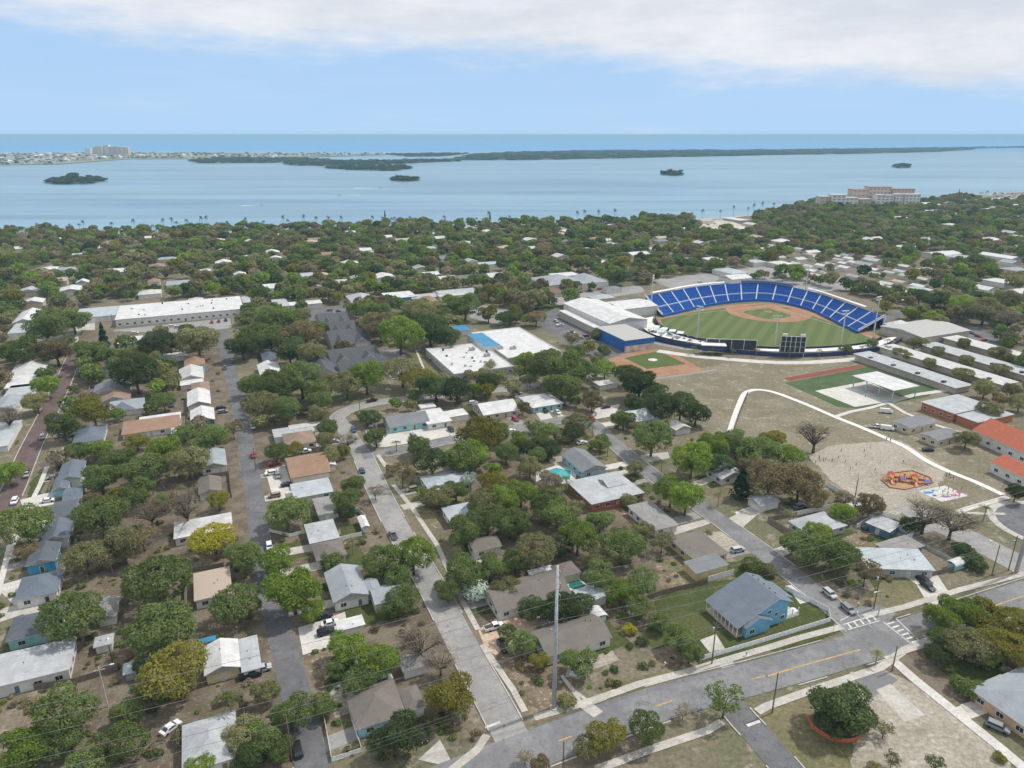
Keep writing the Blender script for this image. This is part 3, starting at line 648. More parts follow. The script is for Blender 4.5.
H('little pale shed standing in the fenced green lawn',[(359,517),(365,516),(368,527),(361,527)],'gable','W','w',2.1,name='shed',cat='shed',wins=False,ref='fenced lawn shed')
H('brown shingle low roof behind the round oak and lawn',[(311,545),(342,541),(346,555),(318,559)],'hip','n','w',2.6)
H('pale grey gabled house with white gable wall and long red porch floor',[(329,590),(343,569),(362,575),(361,597)],'gable','l','w',3.0,ridge='y',ref='pale grey gabled house',extra=[([(361,583),(377,579),(379,590),(364,593)],'gable','l','w',2.7),([(370,594),(397,582),(399,597),(377,605)],'gable','l','w',2.7)])
H('grey shingled house with pale blue wall behind the dark oak',[(349,706),(377,683),(400,697),(362,729)],'hip','n','b',2.8,ref='weathered grey hip house',extra=[([(399,693),(412,686),(425,705),(408,712)],'hip','n','w',2.6)])
H('grey lean-to roof beside the golden tree and bare tree',[(397,658),(425,651),(429,665),(410,671)],'flat','P','w',2.4,name='outbuilding',cat='outbuilding',wins=False)
H('white roofed carport beneath the bright oak and parked cars',[(336,625),(350,618),(363,618),(358,627)],'flat','W','w',2.4,name='carport',cat='carport',wins=False)
H('grey metal shed roof by two palms next to golden bush street',[(279,404),(290,398),(292,402),(282,408)],'gable','q','w',2.5,name='shed',cat='shed',wins=False)
H('white sided house hidden by oaks behind the cream house',[(257,366),(275,363),(281,370),(262,376)],'gable','W','w',2.8,ref='white sided house in the oaks')
H('dark roofed cottage hidden in oaks near the asphalt street top',[(260,353),(272,350),(278,357),(264,361)],'hip','d','w',2.8)
# around the loop
H('turquoise walled house with half dark half grey gable roof',[(387,425),(389,416),(422,412),(427,422)],'gable','g','t',2.8,ref='turquoise walled house')
H('white flat roof carport house right of the turquoise house',[(420,416),(440,408),(447,422),(430,424)],'flat','W','w',2.7,ref='white flat house by turquoise house',extra=[([(441,414),(463,409),(466,413),(447,418)],'shed','W','w',2.6,.2),([(420,406),(433,403),(434,406),(421,409)],'flat','W','w',2.5)])
H('white roofed house with beige wall and open carport on the loop',[(474,407),(497,401),(516,407),(489,415)],'gable','W','c',2.7,ridge='x',ref='white-roofed beige house')
H('aqua walled house with white hip roof beside curved street',[(523,401),(548,393),(559,400),(535,408)],'hip','W','t',2.7,ref='aqua walled white hip house')
H('turquoise house with ribbed white roof inside the street curve',[(620,413),(645,408),(656,414),(633,423)],'gable','m','t',2.8,ridge='x',ref='ribbed roof turquoise house')
H('small white garage roof beside ribbed roof house and dark trees',[(672,424),(680,421),(684,428),(676,431)],'gable','w','w',2.4,name='garage',cat='garage',wins=False)
H('low white flat roof beside the school street behind dark oaks',[(596,384),(611,379),(615,381),(600,386)],'flat','W','w',2.6)
H('grey-blue flat roof house below the loop street corner',[(420,478),(455,470),(472,482),(430,492)],'hip','m','w',2.7,ref='grey-blue hip house on street three',rise=1.4)
H('grey flat garage with white wall below the grey-blue hip house',[(446,508),(469,503),(474,516),(450,522)],'shed','m','w',2.6,.3,name='garage',cat='garage')
H('weathered grey gable roof with white front wall in dense oaks',[(466,541),(492,535),(502,546),(474,553)],'gable','n','w',2.7)
H('pool house with aqua walls and grey roof beside turquoise pool',[(566,459),(585,450),(606,468),(584,472)],'gable','g','b',2.9,ref='aqua pool house')
H('grey roofed house with orange brick wall beside the green yard',[(575,490),(600,475),(628,480),(632,496),(596,501)],'flat','q','k',2.9,ref='orange brick walled house',extra=[([(600,480),(615,476),(625,483),(608,488)],'gable','q','k',3.2)])
H('streaked grey flat roof house with small white awnings',[(631,508),(650,502),(676,523),(655,531)],'shed','P','w',2.6,.5,ref='awning house')
H('long low brown-grey roofed house facing the sandy front yard',[(678,536),(700,531),(720,556),(696,562)],'flat','n','y',2.7,ref='long brown-grey house',extra=[([(686,562),(718,556),(722,567),(696,574)],'shed','g','y',2.6,.3)])
H('blue-grey carport roofed house right of the tall dark cypress',[(715,467),(729,464),(738,476),(722,480)],'gable','q','w',2.6,ridge='y')
H('blue tarpaulin-covered shed beside the cypress driveway',[(752,497),(768,494),(775,503),(760,507)],'gable','l','w',2.4,name='shed',cat='shed',wins=False)
H('long dark grey shingle house left of the steel pole',[(493,585),(552,570),(562,596),(497,612)],'gable','n','w',2.8,ridge='x',ref='long dark grey house by the steel pole',extra=[([(552,566),(572,562),(579,572),(560,578)],'hip','n','c',2.7),([(530,571),(551,566),(552,572),(531,577)],'shed','W','w',2.4,.2)])
H('little pale blue patio roof beside the small green pool',[(575,590),(599,586),(603,598),(583,603)],'flat','m','w',2.6,name='patio_cover',cat='patio cover',wins=False,ref='pale blue patio roof')
H('white domed garden shed near the dark round hedge',[(590,611),(600,607),(605,616),(594,621)],'barrel','W','w',1.4,.9,name='garden_shed',cat='shed',wins=False,ref='white domed shed',ridge='y')
H('pinkish grey gable house behind the tall steel pole',[(531,632),(598,622),(612,637),(547,658)],'gable','n','w',2.7,ridge='x',ref='pinkish grey house by the steel pole')
H('grey hip roof house behind the bright green tree by street four',[(792,520),(826,513),(847,526),(806,533)],'hip','q','g',2.7,ref='grey hip house by street four')
H('long pale green-grey metal roof house with dark car on its driveway',[(856,549),(868,569),(930,570),(918,551)],'shed','m','g',2.8,.5,rot=-3,ref='long pale green metal house')
H('navy blue row building with white window strip and pale roof',[(871,519),(879,516),(898,527),(890,533)],'shed','q','n',2.6,.3,rot=-52,ref='navy blue row building')
H('dark weathered flat roof behind the pale green metal house',[(882,542),(912,539),(916,549),(884,550)],'flat','P','n',2.4,name='outbuilding',cat='outbuilding',wins=False)
H('little teal garden shed with white domed roof by the side fence',[(950,561),(960,557),(966,564),(955,567)],'barrel','W','t',1.8,.8,name='garden_shed',cat='shed',wins=False)
H('peach walled house with pale grey hip roofs at the right frame edge',[(985,700),(1000,676),(1060,690),(1050,725)],'hip','l','p',2.9,ref='peach walled house',extra=[([(988,684),(999,675),(1010,681),(1000,690)],'gable','l','p',2.7)])
H('white equipment shelter beside the side street kerb',[(850,503),(858,501),(863,505),(853,508)],'flat','W','w',1.9,name='shed',cat='shed',wins=False,oh=.1)
def W(u,v): return recam(u*EU[0]+v*EV[0], u*EU[1]+v*EV[1])
def WV(px): return [W(*p) for p in px]
# ---------------------------------------------------------------- the bright blue house (local x = along the main road)
bx,by=W(119,118.5)
bh=empty('house',bx,by,0,GR); tag(bh,'bright blue two-storey house with slate roof and white fenced green lawn','house',ref='bright blue two-storey house')
OCC.append((bx,by,10,8,GR))
BW=plain((.17,.42,.60),.7,0,.08,.6)
w_=MB()
def gw(mb,x0,x1,y0,y1,prof):   # prism with a roof-line profile in x, walls between y0 and y1
    n=len(prof); v=[(x,y0,z) for x,z in prof]+[(x,y1,z) for x,z in prof]
    mb.add(v,[tuple(range(n)),tuple(range(2*n-1,n-1,-1))]+[((i+1)%n,i,n+i,n+(i+1)%n) for i in range(n)])
gw(w_,0,0,-5.6,5.8,[(-5.2,-.3),(8.0,-.3),(8.0,6.1),(4.1,7.95),(-5.2,4.35)])
w_.build('wall',BW,bh)
w2=MB(); gw(w2,0,0,-6.9,-5.61,[(-6.5,-.3),(1.2,-.3),(1.2,3.3),(-2.9,5.2),(-6.5,3.4)]); w2.build('wall',BW,bh)
SL=roofmat('shingle',(.16,.19,.235))
def slab(pts,th=.2):
    return MB().add([tuple(p) for p in pts]+[(p[0],p[1],p[2]+th) for p in pts],[(3,2,1,0),(4,5,6,7),(0,1,5,4),(1,2,6,5),(2,3,7,6),(3,0,4,7)])
def trimroof(o,trim=WHITE):
    me=o.data; me.materials.append(trim)
    for p in me.polygons:
        if abs(p.normal.z)<.25: p.material_index=len(me.materials)-1
    return o
trimroof(slab([(-8.8,-6.2,3.0),(4.1,-6.2,8.2),(4.1,6.6,8.2),(-8.8,6.6,3.0)]).build('roof',SL,bh))
rr=trimroof(slab([(4.1,-6.2,8.2),(8.9,-6.2,5.9),(8.9,6.6,5.9),(4.1,6.6,8.2)]).build('roof',SL,bh))
for k in range(5): MB().box(5.0,5.3,-3.6+k*2.1,-3.3+k*2.1,7.6,8.15).build('roof_vent',DARKM,rr)
trimroof(slab([(-7.0,-7.3,3.25),(-2.9,-7.3,5.32),(-2.9,-5.4,5.32),(-7.0,-5.4,3.25)],.15).build('roof',SL,bh)); trimroof(slab([(-2.9,-7.3,5.32),(1.7,-7.3,3.2),(1.7,-5.4,3.2),(-2.9,-5.4,5.32)],.15).build('roof',SL,bh))
# garage wing towards the street, porch slab, posts and rails
w3=MB(); gw(w3,0,0,-1,5.5,[(8.01,-.3),(13.4,-.3),(13.4,2.8),(10.7,4.1),(8.01,2.8)]); w3.build('wall',BW,bh)
trimroof(slab([(7.95,-1.4,2.7),(10.7,-1.4,4.2),(10.7,6,4.2),(7.95,6,2.7)],.15).build('roof',SL,bh)); trimroof(slab([(10.7,-1.4,4.2),(13.8,-1.4,2.7),(13.8,6,2.7),(10.7,6,4.2)],.15).build('roof',SL,bh))
MB().box(-8.6,-5.2,-5.9,6.3,-.2,.35).build('porch_floor',plain((.5,.4,.3)),bh); MB().box(8.1,12.6,-5.4,-1.2,-.2,.35).build('porch_floor',CONCW,bh)
for k in range(9): MB().box(-8.5,-8.32,-5.9+k*1.5,-5.7+k*1.5,.3,3.05).build('porch_post',WHITE,bh)
for k in range(3): MB().box(8.3+k*2,8.5+k*2,-5.3,-5.1,.3,2.6).build('porch_post',WHITE,bh)
MB().box(-8.45,-8.38,-5.8,6.1,1.0,1.1).box(-8.45,-8.38,-5.8,6.1,.45,.5).build('porch_rail',WHITE,bh)
rl=MB().box(8.3,12.5,-5.25,-5.18,1.2,1.3).box(8.3,12.5,-5.25,-5.18,.5,.56)
for k in range(14): rl.box(8.35+k*.3,8.41+k*.3,-5.25,-5.18,.5,1.25)
rl.build('porch_rail',WHITE,bh)
for k in range(4): MB().box(12.6+k*.35,12.95+k*.35,-4.2,-2.2,-.1,.3-k*.08).build('porch_step',WHITE,bh)
for (x,y,z,a,w,h) in ((1.8,-5.66,4.1,0,1.1,1.0),(4.2,-5.66,2.6,0,.9,1.1),(-4.6,-6.95,.9,0,1.5,1.2),(6.4,-5.66,1.0,0,1.2,1.2),(-5.26,-3.5,1,-math.pi/2,1.4,1.3),(-5.26,0,1,-math.pi/2,1.4,1.3),(-5.26,3.5,1,-math.pi/2,1.4,1.3)): addwin(bh,x,y,z,a,w,h)
# ---------------------------------------------------------------- bigger buildings
def grp(**k): return k
H('long white membrane-roofed warehouse with loading front and lamp posts',[(120,306),(240,297),(243,309),(117,318)],'flat','W','w',5,rot=23.5,cat='warehouse',name='warehouse',ref='long white warehouse',oh=.3,nw=18,world=False)
H('lower pale blue-grey annexe at the street end of the white warehouse',[(79,311),(118.5,306.5),(118,315),(82,317)],'shed','m','w',4,.4,cat='annexe',name='annexe',ref='warehouse annexe',oh=.3)
H('grey dark-glazed office beyond the far end of the white warehouse',[(241,297),(249,297),(249,302),(243,303)],'flat','q','n',4.5,cat='office',name='office')
H('white flat-roofed school complex with raised turquoise skylight box',[(432.5,355.6),(455,374.4),(508.8,367.5),(480,343)],'parapet','W','g',4,cat='school building',name='school_complex',ref='white school with turquoise skylight',oh=.1,nw=9,
  extra=[([(471,333),(511,329),(546,343),(514,358)],'parapet','W','g',4.15),([(540,345),(553,347),(538,354),(528,350)],'flat','W','g',3.7),([(469,335),(482,333),(498,343.5),(485,347.5)],'flat','B','w',6.4)])
H('small sky blue roofed pavilion behind the white school complex',[(452,328),(465,326),(469,330),(456,331)],'shed','B','w',3.5,.6,cat='pavilion',name='pavilion')
for i,(px,py) in enumerate(((472,350),(500,349),(513,349),(487,356))):
    x,y=G(px,py,4.2); a=empty('roof_unit',x,y,4.13,GR); tag(a,None,'air handler',group='air handlers on the white school roof',auto='dark grey rooftop air handler')
    MB().box(-1.6,1.6,-1.1,1.1,.2,1.7).build('casing',GREYP,a); MB().tube([(0.6,0,1.7),(0.6,0,1.9)],.6,12).build('fan_cowl',DARKM,a); MB().box(-1.5,-1.3,-1,1,0,.2).box(1.3,1.5,-1,1,0,.2).build('skid',DARKM,a)
DK=[([(302,362),(322,352),(338,370),(322,378)],'y','dark gabled hall with long lit slope at the near end of the dark complex'),([(325,354),(375,351),(376,358),(331,364)],'x','dark gabled wing running right from the long dark hall'),([(336,367),(383,361),(385,370),(349,375)],'x','lowest dark gabled wing of the dark-roofed complex'),
([(328,333),(362,331),(366,342),(331,345)],'x','dark gabled block with white gable ends in the middle of the dark-roofed complex'),([(327,327),(352,325),(357,331),(330,332)],'x','small dark gabled block with pale skylights in the dark-roofed complex'),([(316,318),(338,314),(348,320),(322,327)],'x','bay-side dark gabled block of the dark-roofed complex')]
for i,(p,rg,lb) in enumerate(DK):
    cx,cy,lx,ly=fitrect(p,3.2,GR); ex=[]; c,s_=math.cos(GR),math.sin(GR)
    tr_=lambda u,v:(cx+u*c-v*s_,cy+u*s_+v*c)
    n_=max(2,int((lx if rg=='x' else ly)/13))
    for k in range(n_):
        if rg=='x': u=-lx/2+(k+.5)*lx/n_; q=[tr_(u-4.2,-ly/2-2.2),tr_(u+4.2,-ly/2-2.2),tr_(u+4.2,0),tr_(u-4.2,0)]; r2='y'
        else: v=-ly/2+(k+.5)*ly/n_; q=[tr_(-lx/2-2.2,v-4.2),tr_(0,v-4.2),tr_(0,v+4.2),tr_(-lx/2-2.2,v+4.2)]; r2='x'
        ex.append((q,'gable','k','w',3.4,3.4,r2))
    rw=[tr_(-lx/2,-ly/2),tr_(lx/2,-ly/2),tr_(lx/2,ly/2),tr_(-lx/2,ly/2)]
    H(lb,rw,'gable','k','w',3.2,5.0,rg,cat='care home block',name='dark_roofed_building',ref=None if i else 'dark gabled hall',extra=ex,world=True)
H('blue walled two-tone shop building with white flat roof',[(386,293),(411,292),(411,297),(388,299)],'flat','W','B',4.5,cat='shop',name='shop',ref='blue walled shop')
H('low grey hip roofed office beside the blue walled shop',[(346,296),(369,294),(371,301),(352,303)],'hip','q','w',3.5,cat='office',name='office')
H('white flat canopy building between trees left of the grey office',[(288,302.5),(320,300),(321,303),(290,306)],'flat','W','w',3.5,cat='office',name='office',extra=[([(271,300),(286,299),(289,306),(275,307)],'flat','q','w',4)])
H('long thin white strip roof left of the stadium car park',[(437,294),(474,289),(475,292),(440,297)],'flat','w','w',4,cat='office',name='office')
H('large grey hip-roofed church hall with white flat ridge section',[(538,280),(566,275),(572,279),(548,286)],'hip','l','w',5,5,cat='church',name='church',ref='grey-roofed church hall',extra=[([(570,277),(590,275),(600,281),(582,284)],'hip','l','w',4.5),([(548,274),(572,272),(580,275),(556,277)],'flat','W','w',7)])
# stadium outbuildings, seen in the grid frame
def HB_(label,uvp,roof,rc,wc,e,**k): return H(label,WV(uvp),roof,rc,wc,e,world=True,**k)
H('white gabled clubhouse with long pale metal roof beside the ballpark',[(578,305),(594.5,300),(637,315),(609.5,324)],'gable','W','w',8,rise=2.6,ridge='y',cat='clubhouse',name='clubhouse',ref='white gabled clubhouse')
H('lower white lean-to shed along the clubhouse on the car park side',[(563,311),(577,309.5),(607,324),(594,328)],'shed','W','s',4.5,rise=.5,cat='lean-to',name='lean_to_shed')
H('white flat hall behind the clubhouse next to the left stand',[(603,302.5),(639.5,299),(646,307),(629,309)],'gable','W','w',6,rise=1.5,ridge='x',cat='hall',name='training_hall')
cb=H('blue banded block with grey roof and mural wall by the car park',[(600,327),(624.5,324),(651,335.5),(625,341)],'flat','G','R',7,rise=0,oh=.15,cat='training block',name='training_block',ref='blue banded training block',wins=False)
_c=fitrect([(600,327),(624.5,324),(651,335.5),(625,341)],7,GR); MB().box(-_c[2]/2+.2,_c[2]/2-.2,-_c[3]/2-.06,-_c[3]/2+.14,0,3.6).build('mural_wall',plain((.62,.50,.42),.7,0,.35,.25),cb)
HB_('low grey-roofed stadium works building right of the ballpark',[(386,276),(428,276),(428,306),(386,306)],'gable','G','s',5,rise=1.6,ridge='x',cat='works building',name='works_building',ref='grey stadium works building',wins=False)
HB_('white pyramid tent roof behind the right stand',[(396,300),(410,300),(410,312),(396,312)],'hip','W','w',4,rise=3,cat='tent',name='tent',wins=False)
# classroom rows
ROW=[('q',[(326,211),(338,211),(338,272),(326,272)],'long grey ribbed classroom block nearest the covered court'),('w',[(351,205),(363,205),(363,277),(351,277)],'second long pale classroom block from the covered court'),
('q',[(376,205),(389,205),(389,270),(376,270)],'third long classroom block with pale gabled end'),('w',[(402,205),(415,205),(415,275),(402,275)],'fourth long pale classroom block beside the dark car park'),('W',[(428,190),(442,190),(442,240),(428,240)],'long bright white roofed block at the right edge by the sandy car park')]
for i,(rc,p,lb) in enumerate(ROW):
    rr_=HB_(lb,p,'shed',rc,'s',3.2,rise=.5,cat='classroom block',name='classroom_block',ref='covered-court classroom row' if i==0 else None,wins=False,oh=.9)
    ln=p[2][1]-p[0][1]
    for k in range(int(ln/12)): addwin(rr_,-(p[1][0]-p[0][0])/2+.84,-ln/2+6+k*12,.9,-math.pi/2,3,1.3)
    for k in range(4):
        ac=MB().box(-1,1,-.8,.8,0,1.0).build('roof_duct',DARKM,rr_); ac.location=(-4,-ln/2+8+k*ln/4.2,3.3)
H('flat white metal shade roof on pale teal posts over concrete court',[(855,375.5),(878,372),(917,386.5),(894,391)],'flat','W','w',6,oh=.3,cat='shade canopy',name='shade_canopy',ref='white shade canopy',wins=False)
sc_=[o for o in COL.objects if o.name.startswith('shade_canopy')][0]
for ch in list(sc_.children):
    if ch.name.startswith('wall'): bpy.data.objects.remove(ch)
cx,cy,lx,ly=fitrect([(855,375.5),(878,372),(917,386.5),(894,391)],6,GR); TEAL=plain((.28,.52,.52),.5)
for sx in (-1,1):
    for k in range(4): MB().tube([(sx*(lx/2-.8),-ly/2+.8+k*(ly-1.6)/3,0),(sx*(lx/2-.8),-ly/2+.8+k*(ly-1.6)/3,6)],.28,8).build('post',TEAL,sc_)
H('brick classroom with flat pale roof facing the covered court',[(921,402),(955,395),(992,406),(960,413)],'flat','q','k',4,cat='brick classroom',name='brick_classroom',ref='brick classroom',extra=[([(960,414),(992,407),(1010,415),(978,423)],'flat','q','k',3.4)],nw=7)
def rectfrom(px,z,rot,wd,ln):
    a=G(*px,z); c,s=math.cos(R(rot)),math.sin(R(rot)); return [a,(a[0]+c*wd,a[1]+s*wd),(a[0]+c*wd+s*ln,a[1]+s*wd-c*ln),(a[0]+s*ln,a[1]-c*ln)]
H('large orange-red tile roofed school hall at the right edge',rectfrom((972,430),4.5,15,17,46),'gable','r','w',4.5,4.4,'y',cat='school hall',name='school_hall',ref='large orange-red tiled hall',rot=15,nw=9,world=True)
H('smaller white hall with orange-red tile gable roof and dark shuttered windows',rectfrom((990,462),4,15,11,34),'gable','r','w',4,2.4,'y',cat='school hall',name='school_hall',rot=15,ref='white tile-roofed hall',nw=7,world=True)
for lb,p in (('cream portable classroom with dark grey roof nearest the white vans',[(896,423),(915,416),(932,421),(912,428)]),('cream portable classroom with dark grey roof beside the round tree',[(923,435),(945,428),(960,434),(942,440)])):
    H(lb,p,'gable','g','c',3,.8,'x',cat='portable classroom',name='portable_classroom',nw=3,oh=.15)
# condos and waterfront
def blocks(label,cat,name,ref,items,base):
    r=empty(name,base[0],base[1],0,GR*0); tag(r,label,cat,ref=ref)
    return r
def tower(r,cx,cy,lx,ly,h,wall,roof,floors,win=plain((.38,.36,.35),.3),rot=0,bay=6):
    a=MB().box(-lx/2,lx/2,-ly/2,ly/2,0,h).build('wall',wall,r); a.location=(cx,cy,0); a.rotation_euler=(0,0,rot)
    b=MB().box(-lx/2-.4,lx/2+.4,-ly/2-.4,ly/2+.4,h,h+1.2).build('roof',roof,r); b.location=(cx,cy,0); b.rotation_euler=(0,0,rot)
    for f in range(floors):
        z=(f+.35)*h/floors; mb=MB()
        n=max(2,int(lx/bay))
        for k in range(n): mb.box(-lx/2+(k+.2)*lx/n,-lx/2+(k+.8)*lx/n,-ly/2-.25,-ly/2+.2,z,z+h/floors*.5)
        o=mb.build('balcony_row',win,r); o.location=(cx,cy,0); o.rotation_euler=(0,0,rot)
TANW=plain((.66,.50,.39),.8); WHW=plain((.78,.76,.72),.7); RED=roofmat('tile',(.40,.22,.16)); GRf=roofmat('gravel',(.5,.5,.5))
x,y=G(884,208); r=empty('condominium_block',x,y,0); tag(r,'large tan and white waterfront condominium with reddish roofs','condominium',ref='waterfront condominium')
s_=G(884,208)[1]/693.0
for (a,b,yo,h,w,rf) in ((855,871,21,29,TANW,RED),(872,893,27,33,plain((.70,.56,.46)),RED),(894,914,22,30,TANW,RED),(872,880,-6,22,WHW,GRf),(881,889,-2,21,WHW,GRf),(890,897,-5,23,WHW,GRf),(898,912,-8,23,WHW,GRf),(849,868,-3,15,TANW,GRf)):
    tower(r,((a+b)/2-884)*s_,yo,(b-a)*s_,16 if yo<20 else 20,h,w,rf,5 if h>15 else 3)
x,y=G(835,209); r=empty('apartment_building',x,y,0); tag(r,'white apartment block left of the tan waterfront condominium','apartments',ref='white waterfront apartments')
tower(r,0,0,25*s_*.5,20,23,WHW,GRf,5); tower(r,13*s_,3,12*s_,18,18,WHW,GRf,4); tower(r,-12*s_,4,9*s_,18,20,TANW,GRf,4)
x,y=G(806,206); r=empty('pier_building',x,y,-1.3); tag(r,'low grey flat-roofed pier building standing over the bay water','pier building')
MB().box(-22,22,-9,9,4,5).build('roof',GREYP,r); MB().box(-19,19,-7,7,1.2,4).build('wall',WHW,r)
for k in range(6): MB().tube([(-18+k*7,-7,-2),(-18+k*7,-7,4)],.4).build('pile',WOOD,r)
x,y=G(108,156.5); r=empty('tower_block',x,y,.3); tag(r,'cluster of peach and white high-rise towers on the barrier island','apartments',ref='barrier island towers'); s2=y/690
for (a,b,h,w) in ((88,93,44,WHW),(93.5,97,52,TANW),(97.5,103,56,plain((.66,.55,.48))),(103.5,108,62,WHW),(108.5,113,54,plain((.66,.52,.45))),(113.5,118,54,TANW),(118.5,122,52,WHW),(122.5,127,50,TANW)):
    tower(r,((a+b)/2-108)*s2,(a*7%5)*8,(b-a)*s2,28,h,w,WHW,8,bay=10)
# ---------------------------------------------------------------- the ballpark
def lerp(a,b,t): return tuple(a[i]+(b[i]-a[i])*t for i in range(len(a)))
def resample(P,n,sm=True):
    P=smoothline(P,8) if sm else P; d=[0]
    for i in range(1,len(P)): d.append(d[-1]+math.dist(P[i],P[i-1]))
    out=[];j=0
    for k in range(n+1):
        t=d[-1]*k/n
        while j<len(P)-2 and d[j+1]<t: j+=1
        out.append(lerp(P[j],P[j+1],(t-d[j])/max(1e-6,d[j+1]-d[j])))
    return out
HOME=(376,392)
FEN=[(278,394),(267,372),(268,340),(288,310),(316,295),(350,289),(374,294)]
FF=[(284,396),(304,402),(325,408),(348,412),(374,411),(386,405),(392,394),(393,370),(387,350),(380,330),(373,310)]
BB=[(290,427),(312,432),(336,438),(358,440),(384,437),(403,428),(412,410),(413,382),(408,357),(403,334),(397,312)]
NS=17; Fp=resample(FF,NS*2); Bp=resample(BB,NS*2)
# field
fm,nt,N_,L_,b_=newmat('mown_turf')
v_=coord(N_,L_,(1,1,1),0); wv=N_.new('ShaderNodeTexWave'); wv.bands_direction='X'; wv.inputs['Scale'].default_value=.036
mp=N_.new('ShaderNodeMapping'); mp.inputs['Rotation'].default_value=(0,0,R(28)); L_.new(v_,mp.inputs[0]); L_.new(mp.outputs[0],wv.inputs[0])
L_.new(mixc(N_,L_,ramp(N_,L_,wv.outputs['Fac'],.35,.65),(.075,.108,.024),(.100,.130,.034)),b_.inputs['Base Color']); b_.inputs['Roughness'].default_value=.95
patch('warning_track',WV(smoothline(FEN)+[(384,305),(392,350),(391,385),(378,402),(350,407),(315,402)]),CLAY,.03,True); PATCH.append(WV(FEN+BB[::-1]))
ins=smoothline([(280,391),(272,372),(273,342),(291,314),(318,300),(350,294),(372,297)])
patch('outfield_grass',WV(ins+[(379,330),(384,365),(384,384),(376,399),(368,400),(340,401),(310,399)]),fm,.036,True)
arc=[(HOME[0]-13+29*math.cos(R(a)),HOME[1]-13+29*math.sin(R(a))) for a in range(112,339,8)]
patch('infield_clay',WV(arc+[(380,382),(382,397),(366,398)]),CLAY,.042,True)
patch('infield_grass',WV([(371,388),(371,366),(367,361.5),(350,361),(345.5,366),(345,384),(350,388)]),fm,.048,True)
patch('home_plate_circle',[tuple(p) for p in ringpts(*W(375,391),4.0)[:-1]],CLAY,.052,True); patch('pitchers_mound',ringpts(*W(363,379),2.8)[:-1],CLAY,.054,True)
strip('foul_line',[W(374,394),W(282,396)],.3,PAINTW,.056); strip('foul_line',[W(378,390),W(375,300)],.3,PAINTW,.056)
# stands
x0,y0=W(376,392)
st=empty('ballpark_grandstand',x0,y0,0,GR); tag(st,'blue-seated baseball grandstand wrapping the infield with a white roof line','grandstand',ref='blue grandstand')
lf=lambda p:(p[0]-HOME[0],p[1]-HOME[1])
BLUE=plain((.02,.21,.62),.6,0,.45,.35); BLUE2=plain((.008,.11,.42),.5,0,.15,.8); AIS=plain((.42,.46,.52),.8); NAVY=plain((.02,.035,.12),.5)
def zr(t): return 1.2+t*6.6
def seats(i0,i1,t0,t1,rows,name='seating_section'):
    mb=MB(); 
    fa,fb,ba,bb=[lf(q) for q in (Fp[i0],Fp[i1],Bp[i0],Bp[i1])]; ap=.045
    for r_ in range(rows):
        ta,tb=t0+(t1-t0)*r_/rows,t0+(t1-t0)*(r_+1)/rows
        A=lerp(fa,ba,ta);B=lerp(fb,bb,ta);C_=lerp(fb,bb,tb);D_=lerp(fa,ba,tb)
        a,b=lerp(A,B,ap),lerp(A,B,1-ap); c,d=lerp(C_,D_,ap),lerp(C_,D_,1-ap); z=zr(ta)
        mb.add([(a[0],a[1],z-.6),(b[0],b[1],z-.6),(c[0],c[1],z-.6),(d[0],d[1],z-.6),(a[0],a[1],z),(b[0],b[1],z),(c[0],c[1],z),(d[0],d[1],z)],[(4,5,6,7),(0,1,5,4),(1,2,6,5),(3,0,4,7)],0)
        e_,g_=lerp(a,d,.55),lerp(b,c,.55); e2,g2=lerp(a,d,.8),lerp(b,c,.8)
        mb.add([(e_[0],e_[1],z+.01),(g_[0],g_[1],z+.01),(g2[0],g2[1],z+.01),(e2[0],e2[1],z+.01),(e_[0],e_[1],z+.75),(g_[0],g_[1],z+.75),(g2[0],g2[1],z+.75),(e2[0],e2[1],z+.75)],[(4,5,6,7),(0,1,5,4),(1,2,6,5),(2,3,7,6),(3,0,4,7)],1)
    return mb.build(name,[BLUE,BLUE2],st)
for k in range(NS):
    i0,i1=2*k,2*k+2
    seats(i0,i1,.02,.36,7); seats(i0,i1,.44,.97,11)
def sweep(ta,tb,za,zb,i0,i1,mat,name,par=None,n=1):
    mb=MB()
    for i in range(i0,i1):
        P=[lerp(lf(Fp[i]),lf(Bp[i]),ta),lerp(lf(Fp[i+1]),lf(Bp[i+1]),ta),lerp(lf(Fp[i+1]),lf(Bp[i+1]),tb),lerp(lf(Fp[i]),lf(Bp[i]),tb)]
        mb.add([(p[0],p[1],za) for p in P]+[(p[0],p[1],zb) for p in P],[(3,2,1,0),(4,5,6,7),(0,1,5,4),(2,3,7,6)]+([(3,0,4,7)] if i==i0 else [])+([(1,2,6,5)] if i==i1-1 else []))
    return mb.build(name,mat,par or st)
MBs=MB()
for i in range(0,2*NS):   # raking concrete deck under the seats
    a,b,c,d=lf(Fp[i]),lf(Fp[i+1]),lf(Bp[i+1]),lf(Bp[i])
    MBs.add([(a[0],a[1],zr(0)-.25),(b[0],b[1],zr(0)-.25),(c[0],c[1],zr(1)-.25),(d[0],d[1],zr(1)-.25)],[(0,1,2,3)])
MBs.build('concrete_deck',AIS,st)
sweep(-.03,0,-.2,1.9,0,2*NS,BLUE2,'front_wall'); sweep(.375,.405,2.4,zr(.4)+.5,0,2*NS,AIS,'cross_aisle')
sweep(.985,1.0,0,zr(1)+.6,0,2*NS,BLUE2,'rear_wall')
